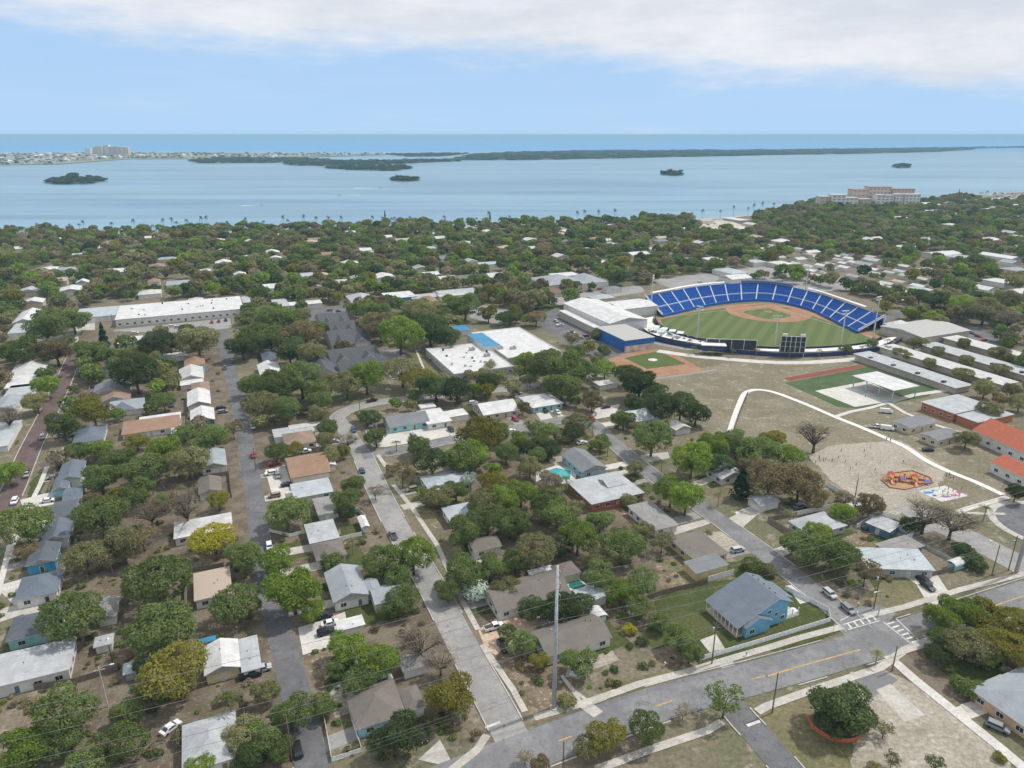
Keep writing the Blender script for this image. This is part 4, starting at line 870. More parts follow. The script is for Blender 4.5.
for k in range(NS+1):  # white aisle stairs with rails
    i=min(2*k,2*NS); a,b=lf(Fp[i]),lf(Bp[i]); d=Vector((b[0]-a[0],b[1]-a[1],0)).normalized(); n_=Vector((-d.y,d.x,0))*.38
    v=[]
    for t in (0,1):
        p=lerp(a,b,t); v+=[(p[0]-n_.x,p[1]-n_.y,zr(t)+.62),(p[0]+n_.x,p[1]+n_.y,zr(t)+.62)]
    v+=[(q[0],q[1],q[2]-.5) for q in v]
    MB().add(v,[(0,1,3,2),(4,6,7,5),(0,4,5,1),(2,3,7,6),(0,2,6,4),(1,5,7,3)]).build('aisle_stair',AIS,st)
sweep(.985,1.10,zr(1)+1.6,zr(1)+2.0,1,12,WHITE,'rear_canopy'); sweep(.93,1.12,zr(1)+2.2,zr(1)+2.5,14,20,NAVY,'press_box_roof'); sweep(1.0,1.14,zr(1)+.3,zr(1)+2.19,14,20,plain((.35,.42,.5)),'press_box')
sweep(.97,1.09,zr(1)+2.0,zr(1)+2.4,22,31,WHITE,'rear_canopy'); sweep(1.1,1.22,4,4.4,14,30,WHITE,'concourse_roof'); sweep(1.0,1.3,0,.3,0,2*NS,CONC,'concourse_floor')
for i in range(0,2*NS+1,2):
    p=lerp(lf(Fp[i]),lf(Bp[i]),1.06); MB().tube([(p[0],p[1],0),(p[0],p[1],zr(1)+1.9)],.22,6).build('column',WHITE,st)
for e0,(i,s) in enumerate(((0,-1),(2*NS,1))):  # white end rails
    a,b=lf(Fp[i]),lf(Bp[i]); MB().tube([(a[0],a[1],zr(0)+1.6),(b[0],b[1],zr(1)+1.6)],.16,6).tube([(a[0],a[1],zr(0)+.5),(b[0],b[1],zr(1)+.5)],.16,6).build('end_rail',WHITE,st)
for i,(t) in ((9,.5),(20,.47),(24,.47)): pass
OCC.append((*W(330,420),60,16,GR)); OCC.append((*W(402,365),14,60,GR)); OCC.append((*W(320,345),70,60,GR))
# outfield wall, deck and outer blue wall
fw=[W(*p) for p in smoothline(FEN)]
def wallrun(P,h,th,mat,name,label,cat,ref=None,z=0):
    mb=MB(); a=offset(P,th/2); b=offset(P,-th/2); n=len(P)
    v=[(p[0],p[1],z) for p in a]+[(p[0],p[1],z) for p in b]; v+=[(p[0],p[1],z+h) for p in a]+[(p[0],p[1],z+h) for p in b]
    f=[]
    for i in range(n-1): f+=[(i+1,i,2*n+i,2*n+i+1),(n+i,n+i+1,3*n+i+1,3*n+i),(2*n+i+1,2*n+i,3*n+i,3*n+i+1)]
    f+=[(0,n,3*n,2*n),(n-1+n,n-1,2*n+n-1,3*n+n-1)]
    mb.add(v,f); o=mb.build(name,mat); tag(o,label,cat,ref=ref,pos=P[n//2]); return o
wallrun(fw,2.6,.3,NAVY,'outfield_wall','dark blue outfield wall curving round the mown ballpark grass','wall')
OUT=[W(*p) for p in smoothline([(262,392),(250,372),(247,350),(262,322),(298,290),(350,278),(384,288)])]
wallrun(OUT,2.4,.4,NAVY,'perimeter_wall','navy blue outer wall below the white ballpark walkway','wall',ref='navy ballpark wall')
mb=MB(); n=len(fw); o2=offset(OUT,0); 
a=resample(smoothline([(275,392),(263,373),(264,338),(285,307),(314,292),(350,286),(376,291)]),40); b=resample([(264,390),(253,372),(250,351),(264,324),(298.5,292),(350,280),(382,290)],40)
v=[(*W(*p),2.5) for p in a]+[(*W(*p),2.5) for p in b]; v+=[(q[0],q[1],2.2) for q in v]; n=41
mb.add(v,[f for i in range(n-1) for f in ((i,i+1,n+i+1,n+i),(2*n+i+1,2*n+i,3*n+i,3*n+i+1))])
o=mb.build('outfield_walkway',plain((.68,.67,.65),.8,0,.25,.15)); o['kind']='structure'
strip('ballpark_path',offset(OUT,-5) if 0 else [W(*p) for p in smoothline([(236,330),(254,309),(292,281),(350,270),(395,272)])],6,CONCW,.028)
def screen(px,py,wid,h,zb,label,name,ref,cells,py2=None):
    x,y=G(px,py,zb); r=empty(name,x,y,0,math.atan2(y,x)-math.pi/2 if 0 else R(-8)); tag(r,label,'scoreboard',ref=ref)
    MB().box(-wid/2,wid/2,0,.9,zb,zb+h).build('screen',plain((.02,.028,.045),.35),r)
    fr=MB(); t=.25
    for k in range(cells+1): fr.box(-wid/2-t/2+k*wid/cells,-wid/2+t/2+k*wid/cells,-.12,-.003,zb,zb+h)
    fr.box(-wid/2,wid/2,-.12,-.004,zb+h,zb+h+.3); fr.build('frame',WHITE if cells>3 else GREYP,r)
    for k in range(cells+1): MB().box(-wid/2+k*wid/cells-.2,-wid/2+k*wid/cells+.2,.95,1.3,0,zb+h).build('post',STEEL,r)
    return r
screen(731,349,28,5.6,2.6,'long dark four-panel scoreboard on the outfield walkway','scoreboard','long dark scoreboard',4)
sr=screen(792,352,13.5,9,3.2,'tall square videoboard with grid panels and two rooftop lamps','scoreboard','square videoboard',5)
MB().box(-6.8,6.8,-.1,-.002,6.2,6.4).box(-6.8,6.8,-.1,-.002,9.1,9.3).build('grid_bar',GREYP,sr)
for s in (-1,1): MB().box(-4.9*s-1.4,-4.9*s+1.4,0,.6,12.7,13.8).build('lamp_bank',WHITE,sr)
x,y=G(713,350,2.5); r=empty('bar_pavilion',x,y,2.5,R(-8)); tag(r,'dark low bar pavilion with white flat roof left of the long scoreboard','pavilion'); MB().box(-7,7,-3,3,3.2,3.6).build('roof',WHITE,r); MB().box(-6.5,6.5,-2.5,2.5,0,3.2).build('wall',NAVY,r)
for k,lb in enumerate(('pale blue shade sail at the clubhouse end of the white outfield deck','second pale blue shade sail from the clubhouse on the outfield deck','third pale blue shade sail from the clubhouse on the outfield deck','pale blue shade sail nearest the long dark scoreboard on the deck')):
    x,y=G(656+k*8,331+k*2,2.5); r=empty('shade_sail',x,y,2.5,R(-20)); tag(r,lb,'shade sail')
    MB().box(-2,2,-3,3,2.8,2.95).build('shade_cloth',plain((.55,.66,.75)),r)
    for sx in (-1.6,1.6): MB().tube([(sx,0,0),(sx,0,2.8)],.1).build('post',STEEL,r)
for k in range(26):
    t=k/25; px=650+t*105+random.uniform(-3,3); py=333+t*15+random.uniform(-3,2)
    x,y=G(px,py,2.6); r=empty('picnic_table',x,y,2.51,random.random()*3); tag(r,None,'picnic table',group='picnic tables on the outfield deck',auto='small picnic table')
    MB().box(-.9,.9,-.4,.4,.7,.78).build('tabletop',plain((.2,.25,.3)),r); MB().box(-.9,.9,-.9,-.6,.4,.46).build('bench',DARKM,r); MB().box(-.9,.9,.6,.9,.4,.46).build('bench',DARKM,r); MB().box(-.08,.08,-.6,.6,0,.7).build('leg',DARKM,r)
    OCC.append((x,y,1,1,0))
# ---------------------------------------------------------------- posts and lines
def zat(bx,by,ty):
    x,y=G(bx,by); lo,hi=0,90
    for _ in range(40):
        m_=(lo+hi)/2
        if proj(x,y,m_)[1]>ty: lo=m_
        else: hi=m_
    return x,y,lo
def wood_pole(bx,by,ty,label,arm=True,col=WOOD,tr=False,lamp=False,rot=113.5,r0=.17,cat='utility pole',name='utility_pole',h=None):
    x,y,z=zat(bx,by,ty); z=h or max(z,5); r=empty(name,x,y,0,R(rot)); tag(r,label if label and not label.startswith('@') else None,cat,auto=label[1:] if label and label.startswith('@') else None,group='utility poles' if name=='utility_pole' else None)
    MB().tube([(0,0,-.3),(0,0,z)],[r0,r0*.7],8).build('pole',col,r)
    if arm: MB().box(-1.1,1.1,-.06,.06,z-.9,z-.75).build('crossarm',col,r)
    if tr: MB().tube([(.3,.25,z-2.6),(.3,.25,z-1.6)],.28,10).build('transformer',GREYP,r)
    if lamp:
        a=MB().tube([(0,0,z-.4),(1.2,0,z),(2.4,0,z)],.05).build('arm',STEEL,r); MB().box(2.2,3.0,-.15,.15,z-.08,z+.06).build('lamp_head',WHITE,a)
    return r,z
def flood(bx,by,ty,label,ref=None):
    x,y,z=zat(bx,by,ty); z=max(z,20); r=empty('floodlight_mast',x,y,0,math.atan2(W(350,365)[1]-y,W(350,365)[0]-x)-math.pi/2); tag(r,label,'floodlight mast',ref=ref)
    MB().tube([(0,0,0),(0,0,z)],[.5,.28],8).build('pole',plain((.55,.56,.55)),r)
    hd=MB(); hd.box(-2.6,2.6,-.08,.08,z-.2,z).box(-2.6,2.6,-.08,.08,z-1.9,z-1.7).build('lamp_rack',STEEL,r)
    for j in range(2):
        for k in range(6): MB().tube([(-2.2+k*.88,.15,z+.2-j*1.7),(-2.2+k*.88,.6,z-.05-j*1.7)],[.22,.36],8).build('lamp',plain((.75,.76,.78),.2),r)
    return r
for a in ((651,309,276,'floodlight mast rising behind the left end of the blue seats','left floodlight mast'),(697,338,307,'floodlight mast on the outfield deck left of the long scoreboard'),(805.5,290,271,'floodlight mast behind the press box of the ballpark'),(774,350,316,'floodlight mast just left of the square videoboard'),(840.5,346,311,'floodlight mast between the videoboard and the right stand'),(872,343,297,'floodlight mast behind the right end of the blue seats')): flood(*a)
# steel monopoles of the transmission line
def mono(x,y,h,label,ref):
    r=empty('transmission_pole',x,y,0,GR); tag(r,label,'transmission pole',ref=ref)
    MB().tube([(0,0,.3),(0,0,h)],[.56,.27],12).build('shaft',STEEL,r,True); MB().tube([(0,0,-.2),(0,0,.32)],1.0,14).build('foundation',CONC,r)
    for z in (h-.6,h-3.4,h-6.2):
        a=MB().tube([(0,0,z),(0,-1.6,z+.15)],[.09,.06]).build('davit_arm',STEEL,r); MB().tube([(0,-1.6,z+.15),(0,-1.6,z-1.0)],.07).build('insulator',plain((.3,.2,.15)),a)
    st_=MB()
    for k in range(int(h/1.2)-3): st_.tube([(0,0,3+k*1.2),(.62,0,3+k*1.2)],.03,4)
    st_.build('climbing_step',STEEL,r)
x1,y1=G(554,708); h1=zat(554,708,566)[2]
mono(x1,y1,h1,'tall bare galvanised steel pole rising beside the main road pavement','tall steel pole')
x2,y2=G(1016,573); mono(x2,y2,h1,'steel transmission pole at the right edge beside the school drive','right-hand steel pole')
dx,dy=x2-x1,y2-y1; x0_,y0_=x1-dx,y1-dy
x3,y3=x2+dx,y2+dy
WIRE=plain((.20,.20,.20),.5)
def wire(A,B,sag,r=.034,label=None):
    pts=[(lerp(A,B,t/24)[0],lerp(A,B,t/24)[1],lerp(A,B,t/24)[2]-sag*4*(t/24)*(1-t/24)) for t in range(25)]
    o=MB().tube(pts,r,4,cap=False).build('power_line',WIRE); tag(o,label or 'thin grey overhead power line strung between the tall steel poles','power line',group='overhead power lines',pos=(A[0],A[1])); return o
for z in (h1-1.6,h1-4.4,h1-7.2,h1-12,h1-15,h1-18):
    o_=(EV[0]*-1.6,EV[1]*-1.6)
    for (xa,ya),(xb,yb) in (((x0_,y0_),(x1,y1)),((x1,y1),(x2,y2)),((x2,y2),(x3,y3))):
        wire((xa+o_[0],ya+o_[1],z),(xb+o_[0],yb+o_[1],z),2.2)
# lower wires on wooden poles in between
lows=[(-150,52,10),(-96,75,11.5),(-40,100,11.5),(9.5,122.5,12),(48,139,12),(97,160,11.5),(145,178,11.5),(200,200,11)]
for dz in (0,-.9,-2.0):
    for a,b in zip(lows[:-1],lows[1:]): wire((a[0],a[1],a[2]+dz-.9),(b[0],b[1],b[2]+dz-.9),.7,.022,'thin low overhead wire running beside the main road between wooden poles')
for i,(x,y,z) in enumerate(lows[1:-1]):
    if i==2: continue
    r=empty('utility_pole',x,y,0,R(113.5)); tag(r,None,'utility pole',group='utility poles',auto='weathered wooden utility pole'); MB().tube([(0,0,-.3),(0,0,z)],[.17,.12],8).build('pole',WOOD,r); MB().box(-1.1,1.1,-.06,.06,z-.9,z-.78).build('crossarm',WOOD,r)
    MB().tube([(.3,.25,z-2.6),(.3,.25,z-1.7)],.26,10).build('transformer',GREYP,r)
wood_pole(563,770,741,'dark wooden pole by the kerb at the bottom of the picture beside the main road',False)
wood_pole(772,713,673,'slim dark wooden pole beside the round dark tree and side street',False)
wood_pole(892,671,646,'short dark wooden pole at the corner of the sandy lot',False)
wood_pole(992,575,545,'dark street pole between the school drive and the main road',False,lamp=True)
wood_pole(878,616,590,'grey street lamp on the dry lot at the street four corner',False,col=STEEL,lamp=True,rot=200,cat='street lamp',name='street_lamp')
wood_pole(108,707,667,'pale concrete utility pole with two lamps beside the plank fence',True,col=plain((.6,.58,.52)),lamp=True,rot=20)
wood_pole(113,664,645,'thin brown pole with a white lamp standing on the brown lawn',False,lamp=True,rot=120)
wood_pole(855,497,478,'slim dark lamp post beside the white school fence',False,col=DARKM,lamp=True,cat='street lamp',name='street_lamp')
for (bx_,by_,ty_) in ((154,401,376),(114,330,314),(317,398,374),(360,412,398),(414,402,388),(256,470,448),(292,760,715),(238,560,540),(420,560,535),(640,395,380),(608,250,238),(712,265,252),(752,262,250),(527,392,380),(322,418,392)):
    wood_pole(bx_,by_,ty_,'@thin wooden utility pole',True)
# ---------------------------------------------------------------- fences
def fence(px,h,mat,name,label,post=3.0,th=.06,cat='fence',maxp=24,ref=None):
    P=[G(*p) for p in px]; r=empty(name,P[0][0],P[0][1],0); tag(r,label,cat,ref=ref,pos=P[len(P)//2])
    Q=[(p[0]-P[0][0],p[1]-P[0][1]) for p in P]; cnt=0
    for a,b in zip(Q[:-1],Q[1:]):
        l=math.dist(a,b); an=math.atan2(b[1]-a[1],b[0]-a[0])
        o=MB().box(.03,l-.03,-th/2,th/2,.08,h).build('panel',mat,r); o.location=(a[0],a[1],0); o.rotation_euler=(0,0,an)
        n=max(1,int(l/post))
        for k in range(n+1):
            if cnt>=maxp: break
            q=lerp(a,b,k/n); cnt+=1
            t=MB().box(-.07,.07,-.07,.07,-.1,h+.08).build('post',mat,r); t.location=(q[0],q[1],0); t.rotation_euler=(0,0,an)
    return r
VIN=plain((.85,.85,.84),.45); PLK=plain((.19,.155,.125),.9,0,.3,2); RW=plain((.30,.12,.07),.9,0,.3,2)
fence([(697,652),(700,661),(745,648),(768,641),(830,622),(828,612),(803,599),(785,590)],1.5,VIN,'vinyl_fence','long white vinyl fence enclosing the bright blue house lawn',ref='white vinyl fence')
fence([(708,582),(733,575)],1.9,VIN,'vinyl_fence','short white vinyl fence behind the bright blue house roof')
fence([(643,602),(662,595),(707,584)],1.7,PLK,'plank_fence','dark plank fence along the back edge of the green lawn')
fence([(592,513),(632,506)],1.6,RW,'plank_fence','reddish plank fence below the orange brick walled house')
fence([(827,486),(853,503),(880,518),(898,529)],1.9,VIN,'vinyl_fence','straight white vinyl fence along the edge of the school field')
fence([(792,517),(820,511),(853,504)],1.9,VIN,'vinyl_fence','white vinyl fence between street four back yards and the school field')
fence([(898,529),(912,538),(890,546)],1.9,VIN,'vinyl_fence','white vinyl fence corner beside the navy blue row building')
fence([(913,540),(930,551),(950,561)],1.2,plain((.4,.42,.42)),'mesh_fence','grey mesh fence on the dry lot beside the school drive')
fence([(930,577),(953,571),(968,567)],1.6,PLK,'plank_fence','brown plank fence right of the white driveway')
fence([(326,521),(342,516),(358,512),(366,520)],1.7,VIN,'vinyl_fence','white vinyl fence round the small green lawn and shed')
fence([(340,541),(352,538),(362,536)],1.5,VIN,'vinyl_fence','short white fence under the small fenced green lawn')
fence([(323,713),(327,735),(332,762)],1.2,VIN,'picket_fence','white picket fence along the asphalt street corner plot')
fence([(332,762),(348,757),(362,752)],1.2,VIN,'picket_fence','white picket fence across the bottom of the corner plot')
fence([(345,690),(352,722),(362,752)],1.2,VIN,'picket_fence','white picket fence beside the weathered grey hip house')
fence([(35,690),(75,684),(118,671)],1.7,PLK,'plank_fence','dark leaning plank fence between the oaks and brown lawn')
fence([(55,474),(62,452)],1.2,PLK,'plank_fence','short dark fence beside the brick cross street')
fence([(0,450),(12,425)],1.6,VIN,'vinyl_fence','white vinyl fence at the left edge beside the brick street')
fence([(270,532),(290,537),(302,534)],1.2,VIN,'picket_fence','white picket fence in front of the streaked grey flat house')
fence([(732,436),(740,412),(748,393)],1.3,DARKM,'mesh_fence','dark mesh fence beside the white school path')
fence([(515,398),(535,396)],1.2,VIN,'picket_fence','white picket fence beside the aqua hip house')
fence([(656,380),(690,375),(716,371)],1.0,VIN,'boundary_rail','low pale rail along the near side of the clay ball diamond')
fence([(566,405),(578,403)],1.6,VIN,'vinyl_fence','white vinyl fence right of the aqua hip house')
OR=plain((.55,.16,.06),.8,0,.3,3)
cx_,cy_=G(834,722); fence_p=[proj(cx_+5.6*math.cos(R(a)),cy_+5.6*math.sin(R(a)),0) for a in range(170,381,15)]
fence(fence_p,1.1,OR,'barrier_netting','orange safety netting ringed round the foot of the dark oak',2.5)
# ---------------------------------------------------------------- pools
def pool(px,label,name='swimming_pool',col=(.05,.36,.38)):
    P=[G(*p) for p in px]; c=(sum(p[0] for p in P)/len(P),sum(p[1] for p in P)/len(P)); Q=[(p[0]-c[0],p[1]-c[1]) for p in P]
    r=empty(name,c[0],c[1],0); tag(r,label,'swimming pool',ref=label.split(' with')[0] if 0 else None)
    MB().prism([(q[0]*1.35,q[1]*1.35) for q in Q],0,.06).build('deck',CONCW,r); MB().prism([(q[0]*1.06,q[1]*1.06) for q in Q],.06,.14).build('coping',WHITE,r); MB().prism(Q,.14,.16).build('pool_water',plain(col,.08,0,.1),r)
    OCC.append((c[0],c[1],7,6,GR))
pool([(541,473),(556,468),(571,471),(570,480),(552,483),(541,480)],'turquoise swimming pool beside the aqua pool house')
pool([(568,580),(577,579),(586,586),(578,591),(569,588)],'small dark green kidney pool behind the pale blue patio roof',col=(.03,.16,.13))
# ---------------------------------------------------------------- vehicles
def carproto(kind):
    prof={'sedan':[(-2.3,.35),(2.3,.35),(2.35,.75),(1.3,.95),(.65,1.42),(-.9,1.45),(-1.7,1.0),(-2.3,.95)],
          'suv':[(-2.35,.4),(2.35,.4),(2.35,.95),(1.35,1.1),(.8,1.65),(-1.9,1.7),(-2.3,1.1)],
          'pickup':[(-2.8,.5),(2.7,.5),(2.7,1.05),(1.5,1.2),(1.0,1.8),(-.4,1.85),(-.6,1.2),(-2.8,1.2)],
          'van':[(-2.9,.45),(2.7,.45),(2.75,1.1),(2.1,1.35),(1.6,2.2),(-2.85,2.25)]}[kind]
    hw=.92; n=len(prof); mb=MB()
    zt=max(p[1] for p in prof); zb=.95 if kind=='sedan' else 1.1 if kind!='van' else 1.3
    def yw(z): return hw if z<=zb+.05 else hw-(z-zb)*.28
    v=[(x,-yw(z),z) for x,z in prof]+[(x,yw(z),z) for x,z in prof]
    mb.add(v,[tuple(range(n)),tuple(range(2*n-1,n-1,-1))]+[((i+1)%n,i,n+i,n+(i+1)%n) for i in range(n)])
    body=mb.mesh('body',plain((.6,.6,.6),.3))
    g=MB(); top=[p for p in prof if p[1]>zb+.06]; xs=[p[0] for p in prof if p[1]>zb+.2]
    a,b=min(xs),max(xs)
    if kind!='van':
        for s in (-1,1):
            v=[(b+.45,s*(hw+.012),zb+.06),(b-.02,s*(yw(zt-.1)+.014),zt-.1),(a+.03,s*(yw(zt-.1)+.014),zt-.1),(a-.25 if kind!='pickup' else a-.02,s*(hw+.012),zb+.06)]
            g.add(v,[(0,1,2,3) if s>0 else (3,2,1,0)])
    if kind=='sedan': ws=[((1.25,.97),(.68,1.40)),((-.93,1.43),(-1.66,1.02))]
    elif kind=='suv': ws=[((1.30,1.13),(.83,1.62)),((-1.93,1.66),(-2.28,1.13))]
    elif kind=='pickup': ws=[((1.46,1.24),(1.03,1.76)),((-.41,1.8),(-.59,1.25))]
    else: ws=[((2.05,1.42),(1.66,2.1))]
    for (xa,za),(xb,zb_) in ws:
        nx,nz=(zb_-za),-(xb-xa); l=math.hypot(nx,nz); nx,nz=abs(nx)/l*.015*(1 if xa>0 else -1),abs(nz)/l*.015
        v=[(xa+nx,-yw(za)+.1,za+nz),(xa+nx,yw(za)-.1,za+nz),(xb+nx,yw(zb_)-.08,zb_+nz),(xb+nx,-yw(zb_)+.08,zb_+nz)]
        g.add(v,[(0,1,2,3)])
    glass=g.mesh('window',GLASS)
    wh=MB().tube([(0,-.1,0),(0,.1,0)],.34,12).mesh('wheel',TYRE); hl=MB().box(-.04,.04,-.16,.16,-.07,.07).mesh('headlight',plain((.8,.8,.75),.2))
    return dict(kind=kind,body=body,glass=glass,wh=wh,hl=hl,x=2.36 if kind!='pickup' else 2.71,bed=kind=='pickup')
CP_={k:carproto(k) for k in ('sedan','suv','pickup','van')}
CC={'w':(.72,.72,.72),'k':(.02,.02,.025),'g':(.22,.23,.24),'s':(.45,.46,.47),'r':(.30,.03,.04),'b':(.04,.075,.16),'t':(.25,.2,.15),'B':(.05,.2,.5)}
CN={'w':'white','k':'black','g':'dark grey','s':'silver','r':'dark red','b':'blue','t':'tan','B':'bright blue'}
def car(px,py,kind,col,hd,label=None,full=True,cat=None,z=.085):
    p=CP_[kind]; x,y=G(px,py); r=empty(kind+'_car' if kind in('sedan','suv') else ('pickup_truck' if kind=='pickup' else 'white_van' if 0 else 'van'),x,y,z,R(hd))
    tag(r,label,cat or {'sedan':'car','suv':'car','pickup':'pickup truck','van':'van'}[kind],group='parked vehicles',auto=None if label else f"{CN[col]} {'car' if kind in('sedan','suv') else kind}",ref=None)
    r.scale=(.95,.97,.95)
    b=link('body',p['body'],r); b.material_slots[0].link='OBJECT'; b.material_slots[0].material=plain(CC[col],.3,.0,.05)
    link('window',p['glass'],r)
    for sx in (1.4,-1.45):
        for sy in (-.86,.86):
            w=link('wheel',p['wh'],r); w.location=(sx,sy,.34)
    if full:
        for sy in (-.6,.6): h=link('headlight',p['hl'],r); h.location=(p['x'],sy,.75)
        if p['bed']: MB().box(-2.7,-.7,-.78,.78,1.2,1.215).build('truck_bed',DARKM,r)
    return r
g,h_=23.5,-66.5
for a in ((20,690,'pickup','w',g,'white pickup truck parked beside the large pale flat roof'),(48,502,'sedan','w',g,'white sedan on the drive of the pale blue gabled porch house'),(69,436,'van','w',g,'white van beside the grey cottage on the brick street'),
(63,437,'suv','s',g,'silver car tucked behind the white van by the brick street'),(172,406,'pickup','B',h_,'bright blue pickup truck left of the navy house'),(221,409,'suv','k',g,'black car on the pale drive beside the navy house'),(223,413,'suv','g',g,'dark grey car lower on the pale drive by the navy house'),
(253,428,'sedan','w',h_,'white sedan parked at the verge of the asphalt street'),(253,379,'suv','k',g,'black car on the drive right of the asphalt street top'),(274,465,'sedan','r',g,'dark red sedan on the concrete yard of the cream house'),(278,477,'suv','g',h_,'dark grey car nose-in below the dark red sedan'),(287,486,'sedan','k',g,'black sedan by the palm and pale metal roof'),
(305,453,'pickup','w',g,'white pickup truck behind the orange-brown roofed house'),(415,447,'sedan','w',g,'white sedan parked at the kerb by the turquoise house'),(376,420,'van','w',h_,'white camper van among shrubs left of the turquoise house'),(370,426,'pickup','s',h_,'silver pickup left of the turquoise house'),
(473,404,'suv','w',g,'white car on the drive between two white-roofed houses'),(545,412,'suv','k',h_,'black car on the pale drive of the aqua hip house'),(521,396,'pickup','g',h_,'dark grey pickup left of the aqua hip house'),(606,408,'sedan','k',g,'black sedan in the curve left of the ribbed roof turquoise house'),(582,444,'sedan','w',g,'white sedan among shrubs inside the street curve'),
(324,618,'suv','k',g,'topmost black car of the three parked on the concrete yard'),(330,625,'sedan','w',g,'white sedan in the middle of the three on the concrete yard'),(326,634,'suv','k',g,'lowest black car of the three on the concrete yard'),(383,682,'suv','w',g,'white car parked behind the weathered grey hip house'),
(494,629,'pickup','w',g,'white pickup truck on the peach paved drive'),(503,648,'suv','k',h_,'black car parked on the stony strip below the peach drive'),(422,737,'suv','k',h_,'black car half hidden by the dark oak near the main road'),(251,677,'pickup','k',g,'black pickup right of the yellow walled white-roofed house'),
(171,730,'sedan','w',60,'white car in the scrub left of the pale hip roof'),(924,582,'sedan','k',h_,'black sedan on the white drive of the pale green metal house'),(997,729,'suv','g',-40,'dark grey car in front of the peach walled house'),
(876,428,'pickup','w',-10,'white pickup on the school ground beside the white trailer'),(887,430,'van','w',-20,'white box trailer van beside the cream portable classroom'),(886,413,'van','w',-15,'white lorry beside the white path below the concrete court'),(928,451,'sedan','k',0,'dark vehicle on the pale school path crossing'),
(262,671,'suv','s',g,'silver car behind the patio cover by the asphalt street'),(730,466,'sedan','r',g,'red car half under trees right of the tall cypress'),(800,508,'suv','g',g,'dark grey car among trees below the brown-green crowns'),(868,529,'sedan','b',g,'blue car beside the navy blue row building')): car(*a)
random.seed(3)
for (px,py) in ((556,322),(560,326),(571,333),(575,335),(580,339),(586,337),(592,342),(600,350),(608,352),(165,329),(172,327),(178,328),(212,323),(219,322),(226,321),(150,333),(135,334),(330,311),(334,313),(338,312),(341,316),(326,317),(318,318),(412,297),(417,299),(405,301),(467,312),(473,313),(479,315),(487,317),(955,328),(960,329),(966,331),(972,334),(978,337),(984,341),(968,342),(540,290),(548,293),(560,294),(570,292),(580,293),(590,291),(600,290),(700,224),(708,225),(715,224),(790,262),(820,270),(836,276),(940,338),(700,283)):
    car(px,py,random.choice(['sedan','suv','suv','pickup']),random.choice('wwskgbrs'),random.choice([g,h_]),None,False)
# ---------------------------------------------------------------- playground and people
x,y=G(908,482); r=empty('play_structure',x,y,.02,R(-15)); tag(r,'red and orange playground climbing frame on the orange mulch bed','play structure',ref='red play structure')
RD=plain((.5,.06,.04),.4); YB=plain((.5,.3,.05),.4); BB_=plain((.05,.12,.4),.4)
for k in range(4):
    for s in (-1,1):
        for t in (-1,1): MB().tube([(-6+k*4+t*.9,s*.9,0),(-6+k*4+t*.9,s*.9,2.8)],.07,6).build('post',RD,r)
    MB().box(-7+k*4,-5+k*4,-1,1,1.2,1.3).build('deck',BB_ if k%2 else YB,r)
    if k%2==0: trim=MB().add([(-7.1+k*4,-1.1,2.8),(-4.9+k*4,-1.1,2.8),(-4.9+k*4,1.1,2.8),(-7.1+k*4,1.1,2.8),(-6+k*4,0,3.7)],[(0,1,4),(1,2,4),(2,3,4),(3,0,4),(3,2,1,0)]).build('canopy',RD,r)
for k in range(3): MB().box(-5+k*4,-3+k*4,-.5,.5,1.15,1.22).box(-5+k*4,-3+k*4,-.55,-.5,1.2,2.0).build('bridge',RD,r)
for s,x_ in ((-1,-6),(-1,2),(1,-2)): MB().add([(x_-.4,s*1,1.25),(x_+.4,s*1,1.25),(x_+.4,s*4,.25),(x_-.4,s*4,.25),(x_-.4,s*1,1.35),(x_+.4,s*1,1.35),(x_+.4,s*4,.35),(x_-.4,s*4,.35)],[(0,1,2,3),(4,7,6,5),(0,3,7,4),(1,5,6,2),(0,4,5,1),(3,2,6,7)]).build('slide',RD,r)
kb=strip('play_bed_kerb',[G(*p) for p in ((881,480),(888,474),(912,471),(930,478),(933,483),(905,490),(890,488),(881,480))],.3,plain((.35,.14,.07)),.0,h=.3)
x,y=G(944,494)
for i,(dx_,dy_,w_,l_,c_) in enumerate(((-5,1,3.5,2,(.08,.2,.45)),(-2,2.5,2.5,1.4,(.1,.35,.4)),(3,-1,2.5,1.5,(.5,.12,.25)),(6,1.2,2,2,(.45,.1,.3)),(0,-2,3,1.2,(.3,.12,.4)),(-4,-1.2,1.5,1.5,(.1,.1,.3)))):
    patch('court_painting',[(x+dx_+a*w_/2,y+dy_+b*l_/2) for a,b in ((-1,-1),(1,-.7),(.8,1),(-.9,.8))],groundmat('paint%d'%i,c_,mul(c_,1.3)),.022,True)
